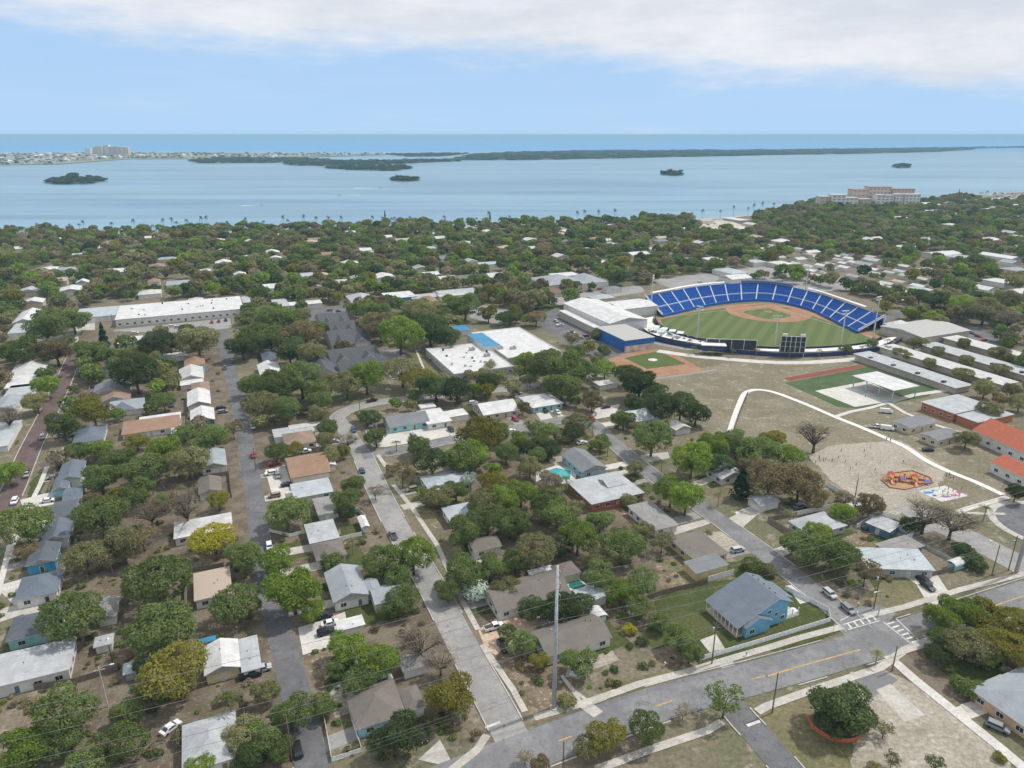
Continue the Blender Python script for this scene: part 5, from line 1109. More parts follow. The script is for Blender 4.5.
def person_mesh(pose):
    me=bpy.data.meshes.new('person'); bm=bmesh.new()
    J=dict(pel=(0,0,.92),bel=(0,0,1.1),che=(0,.01,1.35),nek=(0,.01,1.5),hed=(0,.02,1.6),top=(0,.02,1.72),
      hl=(-.09,0,.88),kl=(-.1,.06,.5),al=(-.1,-.02,.09),tl=(-.1,.14,.04),hr=(.09,0,.88),kr=(.1,.02,.5),ar=(.1,-.06,.09),tr=(.1,.1,.04),
      sl=(-.17,.01,1.42),el=(-.25,.0,1.15),wl=(-.27,.1,.92),fl=(-.27,.14,.82),sr=(.17,.01,1.42),er=(.25,0,1.15),wr=(.27,.1,.92),fr=(.27,.14,.82))
    if pose==1: J.update(kl=(-.1,.22,.52),al=(-.1,.2,.1),tl=(-.1,.34,.05),kr=(.1,-.1,.5),ar=(.1,-.32,.14),tr=(.1,-.22,.04),wl=(-.2,-.15,.98),fl=(-.2,-.18,.9),wr=(.22,.28,1.05),fr=(.22,.36,1.08))
    if pose==2: J.update(wr=(.32,.2,1.5),er=(.34,.05,1.42),fr=(.33,.24,1.62))
    R_=dict(pel=.15,bel=.13,che=.16,nek=.06,hed=.1,top=.07,hl=.1,kl=.065,al=.045,tl=.04,hr=.1,kr=.065,ar=.045,tr=.04,sl=.07,el=.045,wl=.035,fl=.03,sr=.07,er=.045,wr=.035,fr=.03)
    E=['pel bel','bel che','che nek','nek hed','hed top','pel hl','hl kl','kl al','al tl','pel hr','hr kr','kr ar','ar tr','che sl','sl el','el wl','wl fl','che sr','sr er','er wr','wr fr']
    V={k:bm.verts.new(v) for k,v in J.items()}
    for e in E: a,b=e.split(); bm.edges.new((V[a],V[b]))
    bm.to_mesh(me); bm.free(); o=bpy.data.objects.new('tmp',me); COL.objects.link(o)
    sk=o.modifiers.new('s','SKIN'); o.modifiers.new('u','SUBSURF').levels=1
    for i,k in enumerate(J): d=me.skin_vertices[0].data[i]; d.radius=(R_[k],R_[k]); d.use_root=(k=='pel')
    dg=bpy.context.evaluated_depsgraph_get(); m2=bpy.data.meshes.new_from_object(o.evaluated_get(dg)); bpy.data.objects.remove(o)
    for m in (plain((.35,.22,.15)),plain((.3,.3,.3)),plain((.06,.07,.12)),plain((.05,.03,.02))): m2.materials.append(m)
    for p in m2.polygons:
        c=p.center; p.material_index=3 if (c.z>1.66 or (c.z>1.56 and c.y<0)) else 0 if c.z>1.47 or (abs(c.x)>.22 and c.z<1.2) else 1 if c.z>.95 else 2 if c.z>.12 else 3
    m2.name='person'; m2.shade_smooth(); return m2
PM=[person_mesh(i) for i in range(3)]
SH={'red':(.5,.06,.05),'white':(.7,.7,.7),'blue':(.06,.12,.4),'yellow':(.6,.45,.05),'dark':(.05,.05,.06),'pink':(.55,.2,.3),'green':(.08,.3,.1)}
random.seed(11)
def person(px,py,c,s,where):
    x,y=G(px,py); o=link('person',PM[random.randrange(3)]); o.location=(x,y,.05); o.scale=(s,s,s); o.rotation_euler=(0,0,random.random()*6.28)
    o.material_slots[1].link='OBJECT'; o.material_slots[1].material=plain(SH[c],.8)
    tag(o,None,'person',group='people on the school ground',auto=f'{"child" if s<.9 else "adult"} in {c} top {where}')
for px,py in ((886,441),(890,442),(888,438)): person(px,py,'dark',1.0,'on the path')
for _ in range(9): person(random.uniform(815,828),random.uniform(458,464),random.choice(list(SH)),.78,'')
for px,py in ((832,462),(838,459),(845,463),(865,457),(864,452),(875,471),(850,470),(856,466),(880,463),(841,452),(870,448),(903,463),(858,477)): person(px,py,random.choice(list(SH)),.78,'')
for _ in range(18): person(random.uniform(887,927),random.uniform(476,486),random.choice(['red','pink','white','blue','yellow']),.76,'')
for _ in range(16): person(random.uniform(925,963),random.uniform(489,498),random.choice(list(SH)),.76,'')
for px,py in ((946,477),(950,479),(953,480),(949,476)): person(px,py,random.choice(['dark','blue','white']),.9,'')
for px,py in ((818,379),(848,385),(865,398),(880,401),(872,393),(826,384)): person(px,py,random.choice(list(SH)),.78,'')
# street furniture
def sign(px,py,h,c,w,label):
    x,y=G(px,py); r=empty('road_sign',x,y,0,R(200)); tag(r,label,'road sign'); MB().tube([(0,0,0),(0,0,h)],.04).build('post',STEEL,r)
    b=MB(); b.add([(-w/2,.05,h-w/2),(0,.05,h-w),(w/2,.05,h-w/2),(0,.05,h),(-w/2,.09,h-w/2),(0,.09,h-w),(w/2,.09,h-w/2),(0,.09,h)],[(0,1,2,3),(7,6,5,4),(0,4,5,1),(1,5,6,2),(2,6,7,3),(3,7,4,0)]); b.build('sign_plate',c,r)
YEL=plain((.65,.62,.02),.5)
sign(914,643,2.9,YEL,1.3,'fluorescent yellow diamond crossing sign beside the main road crossing')
sign(833,632,2.4,plain((.7,.7,.7)),.7,'small pale road sign at the corner below the white vinyl fence')
sign(504,733,2.4,plain((.5,.06,.05)),.7,'small red road sign at the mouth of the third street')
for px,py,l in ((858,607,'grey mailbox at the kerb of street four opposite the blue house'),(812,567,'dark mailbox at the kerb beside the long brown-grey house'),(665,667,'pale letterbox on the verge above the main road'),(746,656,'grey utility box on the verge below the white vinyl fence')):
    x,y=G(px,py); r=empty('mailbox',x,y,0,GR); tag(r,l,'mailbox'); MB().box(-.06,.06,-.06,.06,0,1.05).build('post',WOOD,r); MB().box(-.18,.18,-.3,.3,1.05,1.35).build('letter_box',GREYP,r)
for px,py,c,l in ((521,617,'b','pair of blue wheelie bins beside the long dark grey house'),(694,575,'b','blue wheelie bin against the long brown-grey house wall'),(766,628,'g','dark wheelie bin below the bright blue house')):
    x,y=G(px,py); r=empty('wheelie_bin',x,y,0,GR); tag(r,l.replace('pair of blue wheelie bins','blue wheelie bin'),'wheelie bin'); MB().box(-.3,.3,-.35,.35,.05,1.0).build('body',plain(CC[c],.4),r); MB().box(-.33,.33,-.4,.38,1.0,1.07).build('lid',plain(mul(CC[c],.7),.4),r); MB().tube([(-.3,-.3,.1),(.3,-.3,.1)],.1,8).build('wheel',TYRE,r)
# boats
def boat(px,py,L_,label,hd):
    x,y=G(px,py,Z0); r=empty('motor_boat',x,y,Z0,R(hd)); tag(r,label,'boat'); s=L_/2
    MB().add([(-s,-.2*s,-.2),(-s,.2*s,-.2),(.5*s,.2*s,-.2),(s,0,0),(.5*s,-.2*s,-.2),(-s,-.28*s,1.2),(-s,.28*s,1.2),(.5*s,.28*s,1.3),(1.15*s,0,1.6),(.5*s,-.28*s,1.3)],[(0,1,2,3,4),(9,8,7,6,5),(0,5,6,1),(1,6,7,2),(2,7,8,3),(3,8,9,4),(4,9,5,0)]).build('hull',WHITE,r)
    MB().box(-.3*s,.3*s,-.17*s,.17*s,1.2,2.8).build('cabin',WHITE,r); MB().box(-.4*s,.4*s,-.2*s,.2*s,2.8,2.95).build('hardtop',WHITE,r)
    o=MB().add([(-s,0,.12),(-s*9,-1.2*s,.1),(-s*9,1.2*s,.1)],[(0,1,2)]).build('boat_wake',plain((.7,.74,.76),.6)); o.location=(x,y,Z0); o.rotation_euler=(0,0,R(hd)); o['kind']='stuff'; o['label']='pale foam wake trailing behind a boat'
boat(381,188,14,'white motor boat with wake in the open bay near the small island',10)
boat(340,195,10,'small white boat trailing a long pale wake across the bay',170); boat(262,205,8,'tiny white boat alone off the left shore of the bay',30)
x,y=G(959,203); r=empty('tower_crane',x,y,0,R(30)); tag(r,'dark red lattice construction crane among trees near the marina','crane',ref='dark red crane')
CR=plain((.22,.06,.05)); MB().tube([(0,0,0),(0,0,12)],1.0,4).build('mast',CR,r); MB().tube([(0,0,10),(-9,0,26)],[.9,.4],4).build('boom',CR,r); MB().box(-2,3,-1.5,1.5,9,12).build('cab',CR,r)
def blocked(x,y,r):
    for (cx,cy,a,b,rot) in OCC:
        dx,dy=x-cx,y-cy
        if abs(dx)>90 or abs(dy)>90: continue
        c,s=math.cos(rot),math.sin(rot); u,v=dx*c+dy*s,-dx*s+dy*c
        if abs(u)<a+r*.55 and abs(v)<b+r*.55: return True
    return False
# ---------------------------------------------------------------- tree prototypes (unit radius)
rng=np.random.default_rng(5)
def leafmesh(name,P,Nn,S,mat=None,asp=(.55,1.0)):
    n=len(P); Nn=Nn/np.maximum(1e-6,np.linalg.norm(Nn,axis=1,keepdims=True))
    A=np.cross(Nn,rng.normal(size=(n,3))); A/=np.linalg.norm(A,axis=1,keepdims=True); B=np.cross(Nn,A)
    S=S[:,None]; q=rng.uniform(asp[0],asp[1],(n,1))
    c=[P+A*S*rng.uniform(.7,1.15,(n,1))*0.7,P+B*S*q*.7,P-A*S*rng.uniform(.7,1.15,(n,1))*.7,P-B*S*q*.7+Nn*S*.15]
    V=np.stack(c,1).reshape(-1,3); me=bpy.data.meshes.new(name)
    me.vertices.add(4*n); me.vertices.foreach_set('co',V.ravel().astype(np.float32))
    me.loops.add(4*n); me.loops.foreach_set('vertex_index',np.arange(4*n,dtype=np.int32))
    me.polygons.add(n); me.polygons.foreach_set('loop_start',np.arange(0,4*n,4,dtype=np.int32)); me.polygons.foreach_set('loop_total',np.full(n,4,np.int32))
    me.materials.append(mat or M['leaf_g']); me.update(); me.validate(); return me
def crown(name,seed,n,leaf,nl=16,zc=.95,zr=.5,lr=(.26,.44),spread=.72,hole=0.0,jit=.07):
    global rng; rng=np.random.default_rng(seed)
    C=[]; 
    for i in range(nl):
        d=rng.normal(size=3); d/=np.linalg.norm(d); d[2]=d[2]*.8+.15; k=rng.uniform(.55,1)**.5*spread
        C.append((d[0]*k,d[1]*k,zc+d[2]*zr*.85,rng.uniform(*lr)))
    C.append((0,0,zc+.05,.5)); C=np.array(C)
    wts=C[:,3]**2; wts/=wts.sum()
    idx=rng.choice(len(C),n*2,p=wts); d=rng.normal(size=(n*2,3)); d[:,2]=np.where(rng.random(n*2)<.6,np.abs(d[:,2]),d[:,2]); d/=np.linalg.norm(d,axis=1,keepdims=True)
    P=C[idx,:3]+d*(C[idx,3]*rng.uniform(.82,1.08,n*2)+rng.normal(size=n*2)*jit*.5)[:,None]*np.array([1,1,.8])
    inside=np.zeros(len(P),bool)
    for c in C: inside|=(np.linalg.norm((P-c[:3])/np.array([1,1,.8]),axis=1)<c[3]*.72)
    if hole:
        ph=rng.uniform(0,6,3); f=np.sin(P[:,0]*5+ph[0])*np.sin(P[:,1]*5+ph[1])*np.sin(P[:,2]*6+ph[2]); inside|=(f>.5-hole)&(rng.random(len(P))<.85)
    k=~inside; P=P[k][:n]; d=d[k][:n]
    return leafmesh(name,P,d+rng.normal(size=d.shape)*.55,leaf*rng.uniform(.6,1.4,len(P))), C
def trunkmesh(name,C,seed,r0=.055,base=.45,forks=8,bare=False,z0=-.08):
    rr=random.Random(seed); mb=MB(); top=(rr.uniform(-.04,.04),rr.uniform(-.04,.04),base)
    mb.tube([(0,0,z0),(top[0]*.5,top[1]*.5,base*.5),top],[r0*1.3,r0,r0*.85],8)
    ids=list(range(len(C))); rr.shuffle(ids)
    for i in ids[:forks]:
        c=C[i]; m=(top[0]+(c[0]-top[0])*.45+rr.uniform(-.05,.05),top[1]+(c[1]-top[1])*.45+rr.uniform(-.05,.05),top[2]+(c[2]-top[2])*.55)
        mb.tube([top,m,(c[0],c[1],c[2])],[r0*.6,r0*.38,r0*.12],6)
        if bare:
            for _ in range(9):
                t=rr.uniform(.3,1); q=[m[j]+(c[j]-m[j])*t for j in range(3)]; dv=[rr.gauss(0,.2) for _ in range(3)]; dv[2]=abs(dv[2])*.8
                e=[q[j]+dv[j] for j in range(3)]; mb.tube([q,[(q[j]+e[j])/2+rr.uniform(-.03,.03) for j in range(3)],e],[r0*.22,r0*.14,r0*.05],4,cap=False)
                for _ in range(3):
                    dw=[rr.gauss(0,.1) for _ in range(3)]; mb.tube([e,[e[j]+dw[j] for j in range(3)]],[r0*.06,r0*.03],3,cap=False)
    me=mb.mesh(name,BARK); me.shade_smooth(); return me
PROTO={}
def mk(kind,variants):
    PROTO[kind]=variants
mk('oak',[]); 
for i in range(7):
    nl=[14,18,22,16,24,20,12][i]; cm,C=crown('crown',20+i,7200,.052,nl,.92,[.46,.52,.42,.58,.5,.4,.55][i],spread=[.7,.74,.78,.66,.74,.8,.64][i],hole=[0,.15,.25,.1,.2,.3,.05][i])
    PROTO['oak'].append((trunkmesh('trunk',C,i),cm))
mk('thin',[])
for i in range(4):
    cm,C=crown('crown',60+i,1500,.062,18,1.0,.5,(.16,.28),.8,.35); PROTO['thin'].append((trunkmesh('trunk',C,i+9,.04,.5,12),cm))
mk('bare',[])
for i in range(3):
    cm,C=crown('crown',80+i,1500,.035,22,.98,.5,(.15,.3),.8,.35); PROTO['bare'].append((trunkmesh('trunk',C,i+19,.055,.4,18,True),cm))
mk('dead',[(PROTO['bare'][0][0],None)])
mk('bush',[])
for i in range(3):
    cm,C=crown('foliage',90+i,1500,.10,12,.45,.38,(.3,.5),.6,0); PROTO['bush'].append((trunkmesh('stem',C,i,.04,.2,4),cm))
mk('column',[])
for i in range(2):
    rng=np.random.default_rng(100+i); n=1700; z=rng.random(n)**.8; a=rng.random(n)*6.283; r=(1-z)**.75*(.8+.25*np.sin(z*26+a*2))*rng.uniform(.75,1.05,n)
    P=np.stack([r*np.cos(a),r*np.sin(a),.25+z*3.4],1); Nn=np.stack([np.cos(a),np.sin(a),np.full(n,.5)],1)+rng.normal(size=(n,3))*.4
    PROTO['column'].append((MB().tube([(0,0,-.1),(0,0,3.2)],[.13,.03],8).mesh('trunk',BARK),leafmesh('crown',P,Nn,rng.uniform(.09,.2,n))))
mk('palm',[])
for i in range(3):
    rr=random.Random(i+200); rng=np.random.default_rng(200+i); H_=2.3; mb=MB().tube([(0,0,-.1),(.05,0,H_*.5),(.02,.03,H_)],[.10,.07,.06],8)
    P=[];Nn=[];S=[]
    for k in range(20):
        a=k*2.4+rr.uniform(-.2,.2); el=rr.uniform(-.4,1.0); L_=1.0
        for t in np.linspace(.08,1,17):
            x=math.cos(el)*t*L_; z=math.sin(el)*t*L_-.55*t*t
            for s in (-1,1):
                w=.13*math.sin(min(1,t*1.15)*math.pi*.86+.25)
                P.append((math.cos(a)*x-math.sin(a)*s*w,math.sin(a)*x+math.cos(a)*s*w,H_+z-.04)); Nn.append((-math.sin(a)*s*.5+rr.uniform(-.2,.2),math.cos(a)*s*.5,1)); S.append(.115)
    PROTO['palm'].append((mb.mesh('trunk',plain((.26,.22,.17),.9)),leafmesh('crown',np.array(P),np.array(Nn),np.array(S),asp=(.3,.5))))
mk('fan',[])
for i in range(2):
    rng=np.random.default_rng(300+i); n=900; d=rng.normal(size=(n,3)); d[:,2]=np.abs(d[:,2])*.9; d/=np.linalg.norm(d,axis=1,keepdims=True); k=np.round(rng.random(n)*3)/3*.5+.5
    q=np.round(np.arctan2(d[:,1],d[:,0])*3)/3; P=np.stack([np.cos(q)*np.hypot(d[:,0],d[:,1]),np.sin(q)*np.hypot(d[:,0],d[:,1]),d[:,2]],1)*k[:,None]+np.array([0,0,.7])+rng.normal(size=(n,3))*.05
    PROTO['fan'].append((MB().tube([(0,0,-.1),(0,0,.8)],[.14,.12],8).mesh('trunk',BARK),leafmesh('crown',P,d+rng.normal(size=d.shape)*.3,rng.uniform(.08,.16,n))))
LW={'d':'dark green','g':'mid-green','b':'bright green','o':'olive green','y':'golden green','n':'brownish olive','x':'grey-brown','Y':'bright yellow','s':'silvery','D':'very dark'}
KW={'oak':'oak','thin':'thin-leaved tree','bare':'nearly bare tree','dead':'leafless tree','bush':'bush','column':'conical tree','palm':'palm','fan':'silver fan palm'}
NM={'oak':'oak_tree','thin':'sparse_tree','bare':'bare_tree','dead':'bare_tree','bush':'bush','column':'cypress_tree','palm':'palm_tree','fan':'fan_palm'}
CTZ={'oak':.92,'thin':.95,'bare':.95,'dead':.95,'bush':.5,'column':1.7,'palm':2.2,'fan':.7}
TREES=[]
rt=random.Random(99)
def tree(x,y,r,c,kind='oak',zs=None,label=None,ref=None):
    v=PROTO[kind][rt.randrange(len(PROTO[kind]))]; zs=zs or r*rt.uniform(.85,1.05)
    o=empty(NM[kind],x,y,0,rt.random()*6.28,(r*rt.uniform(.82,1.18),r*rt.uniform(.82,1.18),zs))
    size='large ' if r>7.5 else 'small ' if r<3 else ''
    tag(o,label,'bush' if kind=='bush' else 'tree' if 'palm' not in KW[kind] else 'palm tree',group='bushes in the yards' if kind=='bush' else 'trees among the houses',ref=ref,auto=None if label else f"{size}{LW[c]} {KW[kind]}")
    a=link('stem' if kind=='bush' else 'trunk',v[0],o)
    if v[1]:
        b=link('foliage' if kind=='bush' else 'crown',v[1],o); b.material_slots[0].link='OBJECT'; b.material_slots[0].material=M['leaf_'+c]
    TREES.append((x,y,r)); return o
def tpx(px,py,w,c,kind='oak',hs=1.0,label=None,ref=None):
    z=5
    for _ in range(6):
        x,y=G(px,py,z); mpp=math.sqrt(x*x+y*y+(CH-z)**2)/math.sqrt(FPX**2+(px-512)**2+(py-384)**2); r=w/2*mpp*(1.0 if kind=='oak' else 1); z=CTZ[kind]*r*hs
    return tree(x,y,r,c,kind,r*hs,label,ref)
T="""8 472 34 b;62 425 38 g;93 411 42 y;135 372 50 d;115 358 34 g;158 345 40 d;197 341 44 o;46 327 42 g;73 320 32 g;20 350 44 g;56 350 36 n;92 352 34 g;45 386 30 b;36 402 28 o;8 416 34 x bare;212 437 38 g;233 429 24 n thin
100 478 40 g;118 462 36 g;140 470 44 g;165 452 46 b;188 462 44 o;140 492 36 g;185 505 58 x bare;150 512 40 x bare;100 516 54 g;26 524 58 g;27 551 24 n;85 557 44 o;122 545 48 o;142 538 32 n thin;244 556 42 g
155 582 62 g;163 628 66 g;74 617 60 g;238 604 46 g;62 712 66 g;128 712 32 g;25 750 56 b;120 745 50 g;185 735 26 o bush;228 697 30 g palm;60 742 40 g;245 735 40 o;200 765 30 b;85 765 40 g;150 690 30 g;140 668 26 d
293 590 62 b;278 562 40 b;312 610 34 b;286 512 44 g;346 500 32 g;345 512 24 d;330 562 30 g bush;383 562 42 g;413 555 50 b;398 578 34 g;350 648 46 b;378 662 50 b;362 680 40 g;340 668 30 g;404 600 34 g;388 610 24 g;420 642 54 x bare;440 660 40 x bare;395 735 58 d;265 692 36 o;290 712 48 g;262 738 42 g;322 705 28 g;245 760 40 d;282 750 30 g
466 572 44 g;448 590 32 g;490 568 36 g;505 588 30 o;440 497 30 o;456 490 28 g;470 480 24 s thin;402 473 36 n thin;432 462 40 d;460 458 44 g;482 436 52 y;470 452 40 b;492 482 34 y;482 503 38 o;505 498 34 b;465 530 42 g;487 520 40 g;510 525 36 g;346 440 26 x bare;331 456 24 o;328 427 24 g;276 452 26 g;375 492 20 x thin;325 440 22 o;430 500 22 o bush
275 386 48 g;301 378 48 g;262 405 38 o;286 410 40 g;317 389 34 g;320 402 30 g;346 383 38 o;366 376 42 b;402 371 38 o;420 380 32 y;436 386 36 d;456 390 34 d;488 383 28 d;490 366 18 o thin;289 350 38 d;270 338 36 g;301 335 40 n;312 354 36 o;346 348 24 n bush;400 333 50 b;430 328 42 d;446 336 34 d;380 325 40 n;420 312 40 o;465 305 34 g;270 318 34 g;255 333 34 g;242 345 34 d;252 385 28 g;375 312 30 g
551 366 44 g;566 368 48 g;576 353 26 g;562 385 38 g;580 372 36 g;605 369 26 b;626 374 30 d;640 383 42 d;656 396 32 d;662 406 38 d;681 406 42 d;696 413 30 d;592 400 28 n;634 403 24 d;652 437 46 g;692 458 50 b;712 447 40 b;720 465 30 d;671 490 42 b;686 498 44 b;770 478 52 n;800 482 50 n;760 452 40 g;772 440 28 y;742 449 30 d;785 455 32 b;815 498 30 n;750 470 30 n;735 440 30 g;596 334 20 o bush;520 372 20 g thin;530 380 18 g thin
530 466 30 o;521 492 38 b;546 503 42 g;578 537 46 b;622 545 48 g;536 552 44 o;517 522 38 g;557 512 38 g;515 560 34 g;560 545 30 d;600 520 30 g;620 591 36 b;644 582 36 g;600 575 40 g;596 560 30 o;662 542 28 o thin;643 530 24 o;640 607 30 g;532 608 30 d;556 608 40 d;578 606 32 d;630 629 17 Y bush;660 622 22 g;681 638 36 g;690 652 30 g;578 661 38 g;522 645 34 g;540 660 22 y;507 632 24 g;642 641 14 d bush;605 735 42 y;588 748 30 o;647 728 42 g;683 712 20 x thin;725 700 48 g thin;525 757 20 x thin;540 765 26 n;567 700 22 o bush;605 350 18 g bush;566 478 14 g palm;562 486 14 g palm;608 445 12 g palm;603 437 12 g bush;574 432 22 d;562 437 20 o bush;593 427 10 g palm;527 448 20 d;520 440 24 b;538 455 20 g
808 548 44 g;834 553 46 g;818 535 34 b;792 545 26 g;866 572 36 n thin;850 560 24 n thin;912 525 26 d;926 513 50 x bare;953 520 48 x bare;975 562 30 d bush;965 550 24 d bush;1016 492 24 d;986 508 14 g palm;840 705 62 d;830 722 40 d;858 718 34 d;942 618 40 b;963 611 42 b;986 618 44 y;1010 622 44 y;966 644 42 o;938 655 26 d;1005 648 46 y;945 640 30 g;1022 640 34 y;985 655 30 g;968 686 34 g bush;878 653 14 y palm;884 730 22 o thin;892 760 24 o thin;936 764 26 d thin;876 768 20 o bush;1000 757 16 y bush;870 505 34 n;836 520 20 g;752 566 26 g bush;768 570 22 o bush;950 460 0 g
900 352 13.0 o;908 356 11.5 o;915 343 17.3 o;938 352 17.3 o;930 363 15.8 o;965 344 18.7 o;968 361 18.7 o;963 374 18.7 o;985 388 24.5 o;998 352 20.2 o;1001 370 18.7 o;1012 390 20.2 o;1020 402 24.0 o;967 438 26.0 o;990 410 24.0 o;1018 360 15.8 o;1000 398 17.3 n;888 349 10.0 g thin;1010 318 30.0 x bare;985 310 34.0 o;962 305 30.0 b;935 300 24.0 d;950 298 22.0 o;920 296 20.0 d;1008 300 28.0 o"""
for ln in T.split('\n'):
    for t in ln.split(';'):
        q=t.split()
        if len(q)<4 or float(q[2])<=0: continue
        tpx(float(q[0]),float(q[1]),float(q[2]),q[3],q[4] if len(q)>4 else 'oak')
tpx(103,337,15,'D','column',label='tall dark cypress standing before the warehouse annexe',ref='cypress by the warehouse')
tpx(742,485,22,'D','column',hs=.85,label='tall dark conical cypress on the brown lawn beside street four',ref='dark cypress by street four')
tpx(385,217,3.2,'D','column',hs=2.2,label='tall dark spire-like pine standing above the shoreline trees against the bay'); tpx(490,217,2.6,'D','column',hs=2,label='second dark spire pine on the bay shore, beyond the palms')
tpx(476,592,26,'s','fan',label='silvery blue fan palm on the small lawn by the peach drive',ref='silvery fan palm')
tpx(214,539,46,'Y','oak',hs=.8,label='bright yellow flowering tree beside the asphalt street',ref='bright yellow flowering tree')
tpx(176,673,70,'y','oak',label='big golden-green oak with dense knobbly crown left of the yellow walled house',ref='big golden-green oak')
tpx(449,695,56,'y','oak',label='golden-green oak at the corner of street three and the main road',ref='golden oak at the corner')
tpx(816,434,44,'x','dead',label='leafless grey tree standing alone on the school field',ref='leafless tree on the school field')
for px,py,w_ in ((180,487,13),(285,460,13),(352,541,14),(457,549,13),(705,556,14),(719,494,13),(150,652,15),(236,648,14),(500,522,13),(650,612,15),(748,562,13),(110,560,14),(43,588,15),(396,442,10),(520,470,12),(598,505,12),(662,462,11),(790,512,12)):
    if not blocked(*G(px,py+5),2.5) and not blocked(*G(px,py,4),1): tpx(px,py,w_,rt.choice('goo'),'palm')
for px,py in ((660,330),(668,333),(676,338),(733,355),(690,345),(694,352),(757,354),(640,341),(862,352),(790,356),(820,355),(713,353),(650,337),(888,345),(600,350)): tpx(px,py-5,7,'g','palm')
# ---------------------------------------------------------------- scattered trees between the placed ones
VIEW=lambda x,y: -40<proj(x,y,5)[0]<1064
CLR=[([(205,298),(250,298),(250,318),(235,330),(90,350),(75,345),(75,312),(110,303)]),([(430,355),(470,325),(555,330),(556,350),(510,372),(455,380)]),([(560,320),(575,300),(645,290),(655,345),(625,356),(600,352)]),
 ([(600,345),(660,340),(720,362),(880,352),(900,340),(1040,400),(1040,600),(905,600),(860,510),(800,490),(735,450),(700,425),(600,395)]),([(690,670),(1024,560),(1040,768),(560,790),(380,800)]),([(650,620),(700,570),(860,600),(840,660),(690,680)]),([(540,322),(565,305),(640,345),(600,360)]),([(620,280),(650,287),(770,280),(880,300),(885,345),(650,345)]),([(692,219),(752,214),(756,232),(700,234)]),([(955,186),(1030,186),(1030,200),(985,202),(960,198)])]
CLW=[[G(*p) for p in P] for P in CLR]
RS=[]   # road samples
for P,wd in ROADS:
    for a,b in zip(P[:-1],P[1:]):
        n=max(1,int(math.dist(a,b)/3))
        for k in range(n): RS.append((*lerp(a,b,k/n),wd))
from mathutils import kdtree
def mkkd(L):
    kd=kdtree.KDTree(len(L)); 
    for i,p in enumerate(L): kd.insert((p[0],p[1],0),i)
    kd.balance(); return kd
kr=mkkd(RS)
def onroad(x,y,r): 
    for q,i,d in kr.find_range((x,y,0),r+8):
        if d<RS[i][2]+r: return True
    return False
# yards, drives, back fences and parked cars for the placed houses
hr=random.Random(77); YM=[OLIVE,LAWN,LAWN,LAWN,SANDG,OLIVE,FIELD,MULCH,RUBBLE]
NEARH=[o for o in COL.objects if o.name.startswith('house') and o.type=='EMPTY' and o.location.y<330]
def rect(cx,cy,a,b,rot):
    c,s=math.cos(rot),math.sin(rot); return [(cx+u*c-v*s,cy+u*s+v*c) for u,v in ((-a,-b),(a,-b),(a,b),(-a,b))]
def gpw(name,P,m,z): return gp(name,[proj(x,y,0) for x,y in P],m,z)
for h in NEARH:
    rot=h.rotation_euler.z; x,y=h.location.x,h.location.y
    oc=min(OCC,key=lambda c:math.hypot(c[0]-x,c[1]-y)); a,b=oc[2],oc[3]
    if math.hypot(x-W(119,118)[0],y-W(119,118)[1])<5: continue
    for k in range(3):
        u,v=hr.uniform(-6,6),hr.uniform(-a-8,a+8) if 0 else hr.uniform(-b-6,b+6); c,s=math.cos(rot),math.sin(rot)
        q=rect(x+u*c-v*s,y+u*s+v*c,hr.uniform(3,a+2),hr.uniform(3,b+3),rot)
        if any(onroad(*p,.1) for p in q): continue
        gpw('yard',q,hr.choice(YM),.0045+.0005*k)
    q_,i_,d_=kr.find((x,y,0)); rx,ry=RS[i_][0],RS[i_][1]
    if 6<d_<34:
        dx,dy=(rx-x)/d_,(ry-y)/d_; off_=hr.choice([-1,1])*hr.uniform(2,4); sx,sy=-dy*off_,dx*off_
        p0=(x+dx*3+sx,y+dy*3+sy); p1=(rx+sx,ry+sy)
        dv=strip('driveway',[p0,p1],hr.uniform(2.8,4.6),hr.choice([CONC,CONCW,ASPL,CONC]),.0095); HARD.append([p0,(p0[0]+.1,p0[1]),p1,(p1[0]-.1,p1[1])])
        t=hr.uniform(.45,.75); cx_,cy_=lerp(p0,p1,t)
        if hr.random()<.75 and not blocked(cx_,cy_,2.5) and not onroad(cx_,cy_,1.2): 
            pp=proj(cx_,cy_,0); car(pp[0],pp[1],hr.choice(['sedan','suv','suv','pickup']),hr.choice('wwskgbrt'),math.degrees(math.atan2(dy,dx)))
        for _ in range(3): OCC.append((*lerp(p0,p1,hr.random()),1.6,1.6,0))
    if hr.random()<.5:
        s_=hr.choice([-1,1]); u=s_*(a+hr.uniform(1.5,3)); c,s=math.cos(rot),math.sin(rot)
        pa=(x+u*c+(b+1)*s,y+u*s-(b+1)*c); pb=(x+u*c-(b+6)*s,y+u*s+(b+6)*c); pc=(pb[0]-s_*c*hr.uniform(6,12),pb[1]-s_*s*8)
        if not onroad(*pa,1) and not onroad(*pb,1) and not onroad(*pc,1) and not blocked(*pb,.5) and not blocked(*pc,.5) and not blocked(*pa,.3):
            f=fence([proj(*pa,0),proj(*pb,0),proj(*pc,0)],1.7,hr.choice([PLK,VIN,plain((.24,.20,.16),.9,0,.3,2)]),'back_fence',None); AUTO.append((f,'white back fence' if 0 else 'back yard fence',pb)); f['group']='back yard fences'
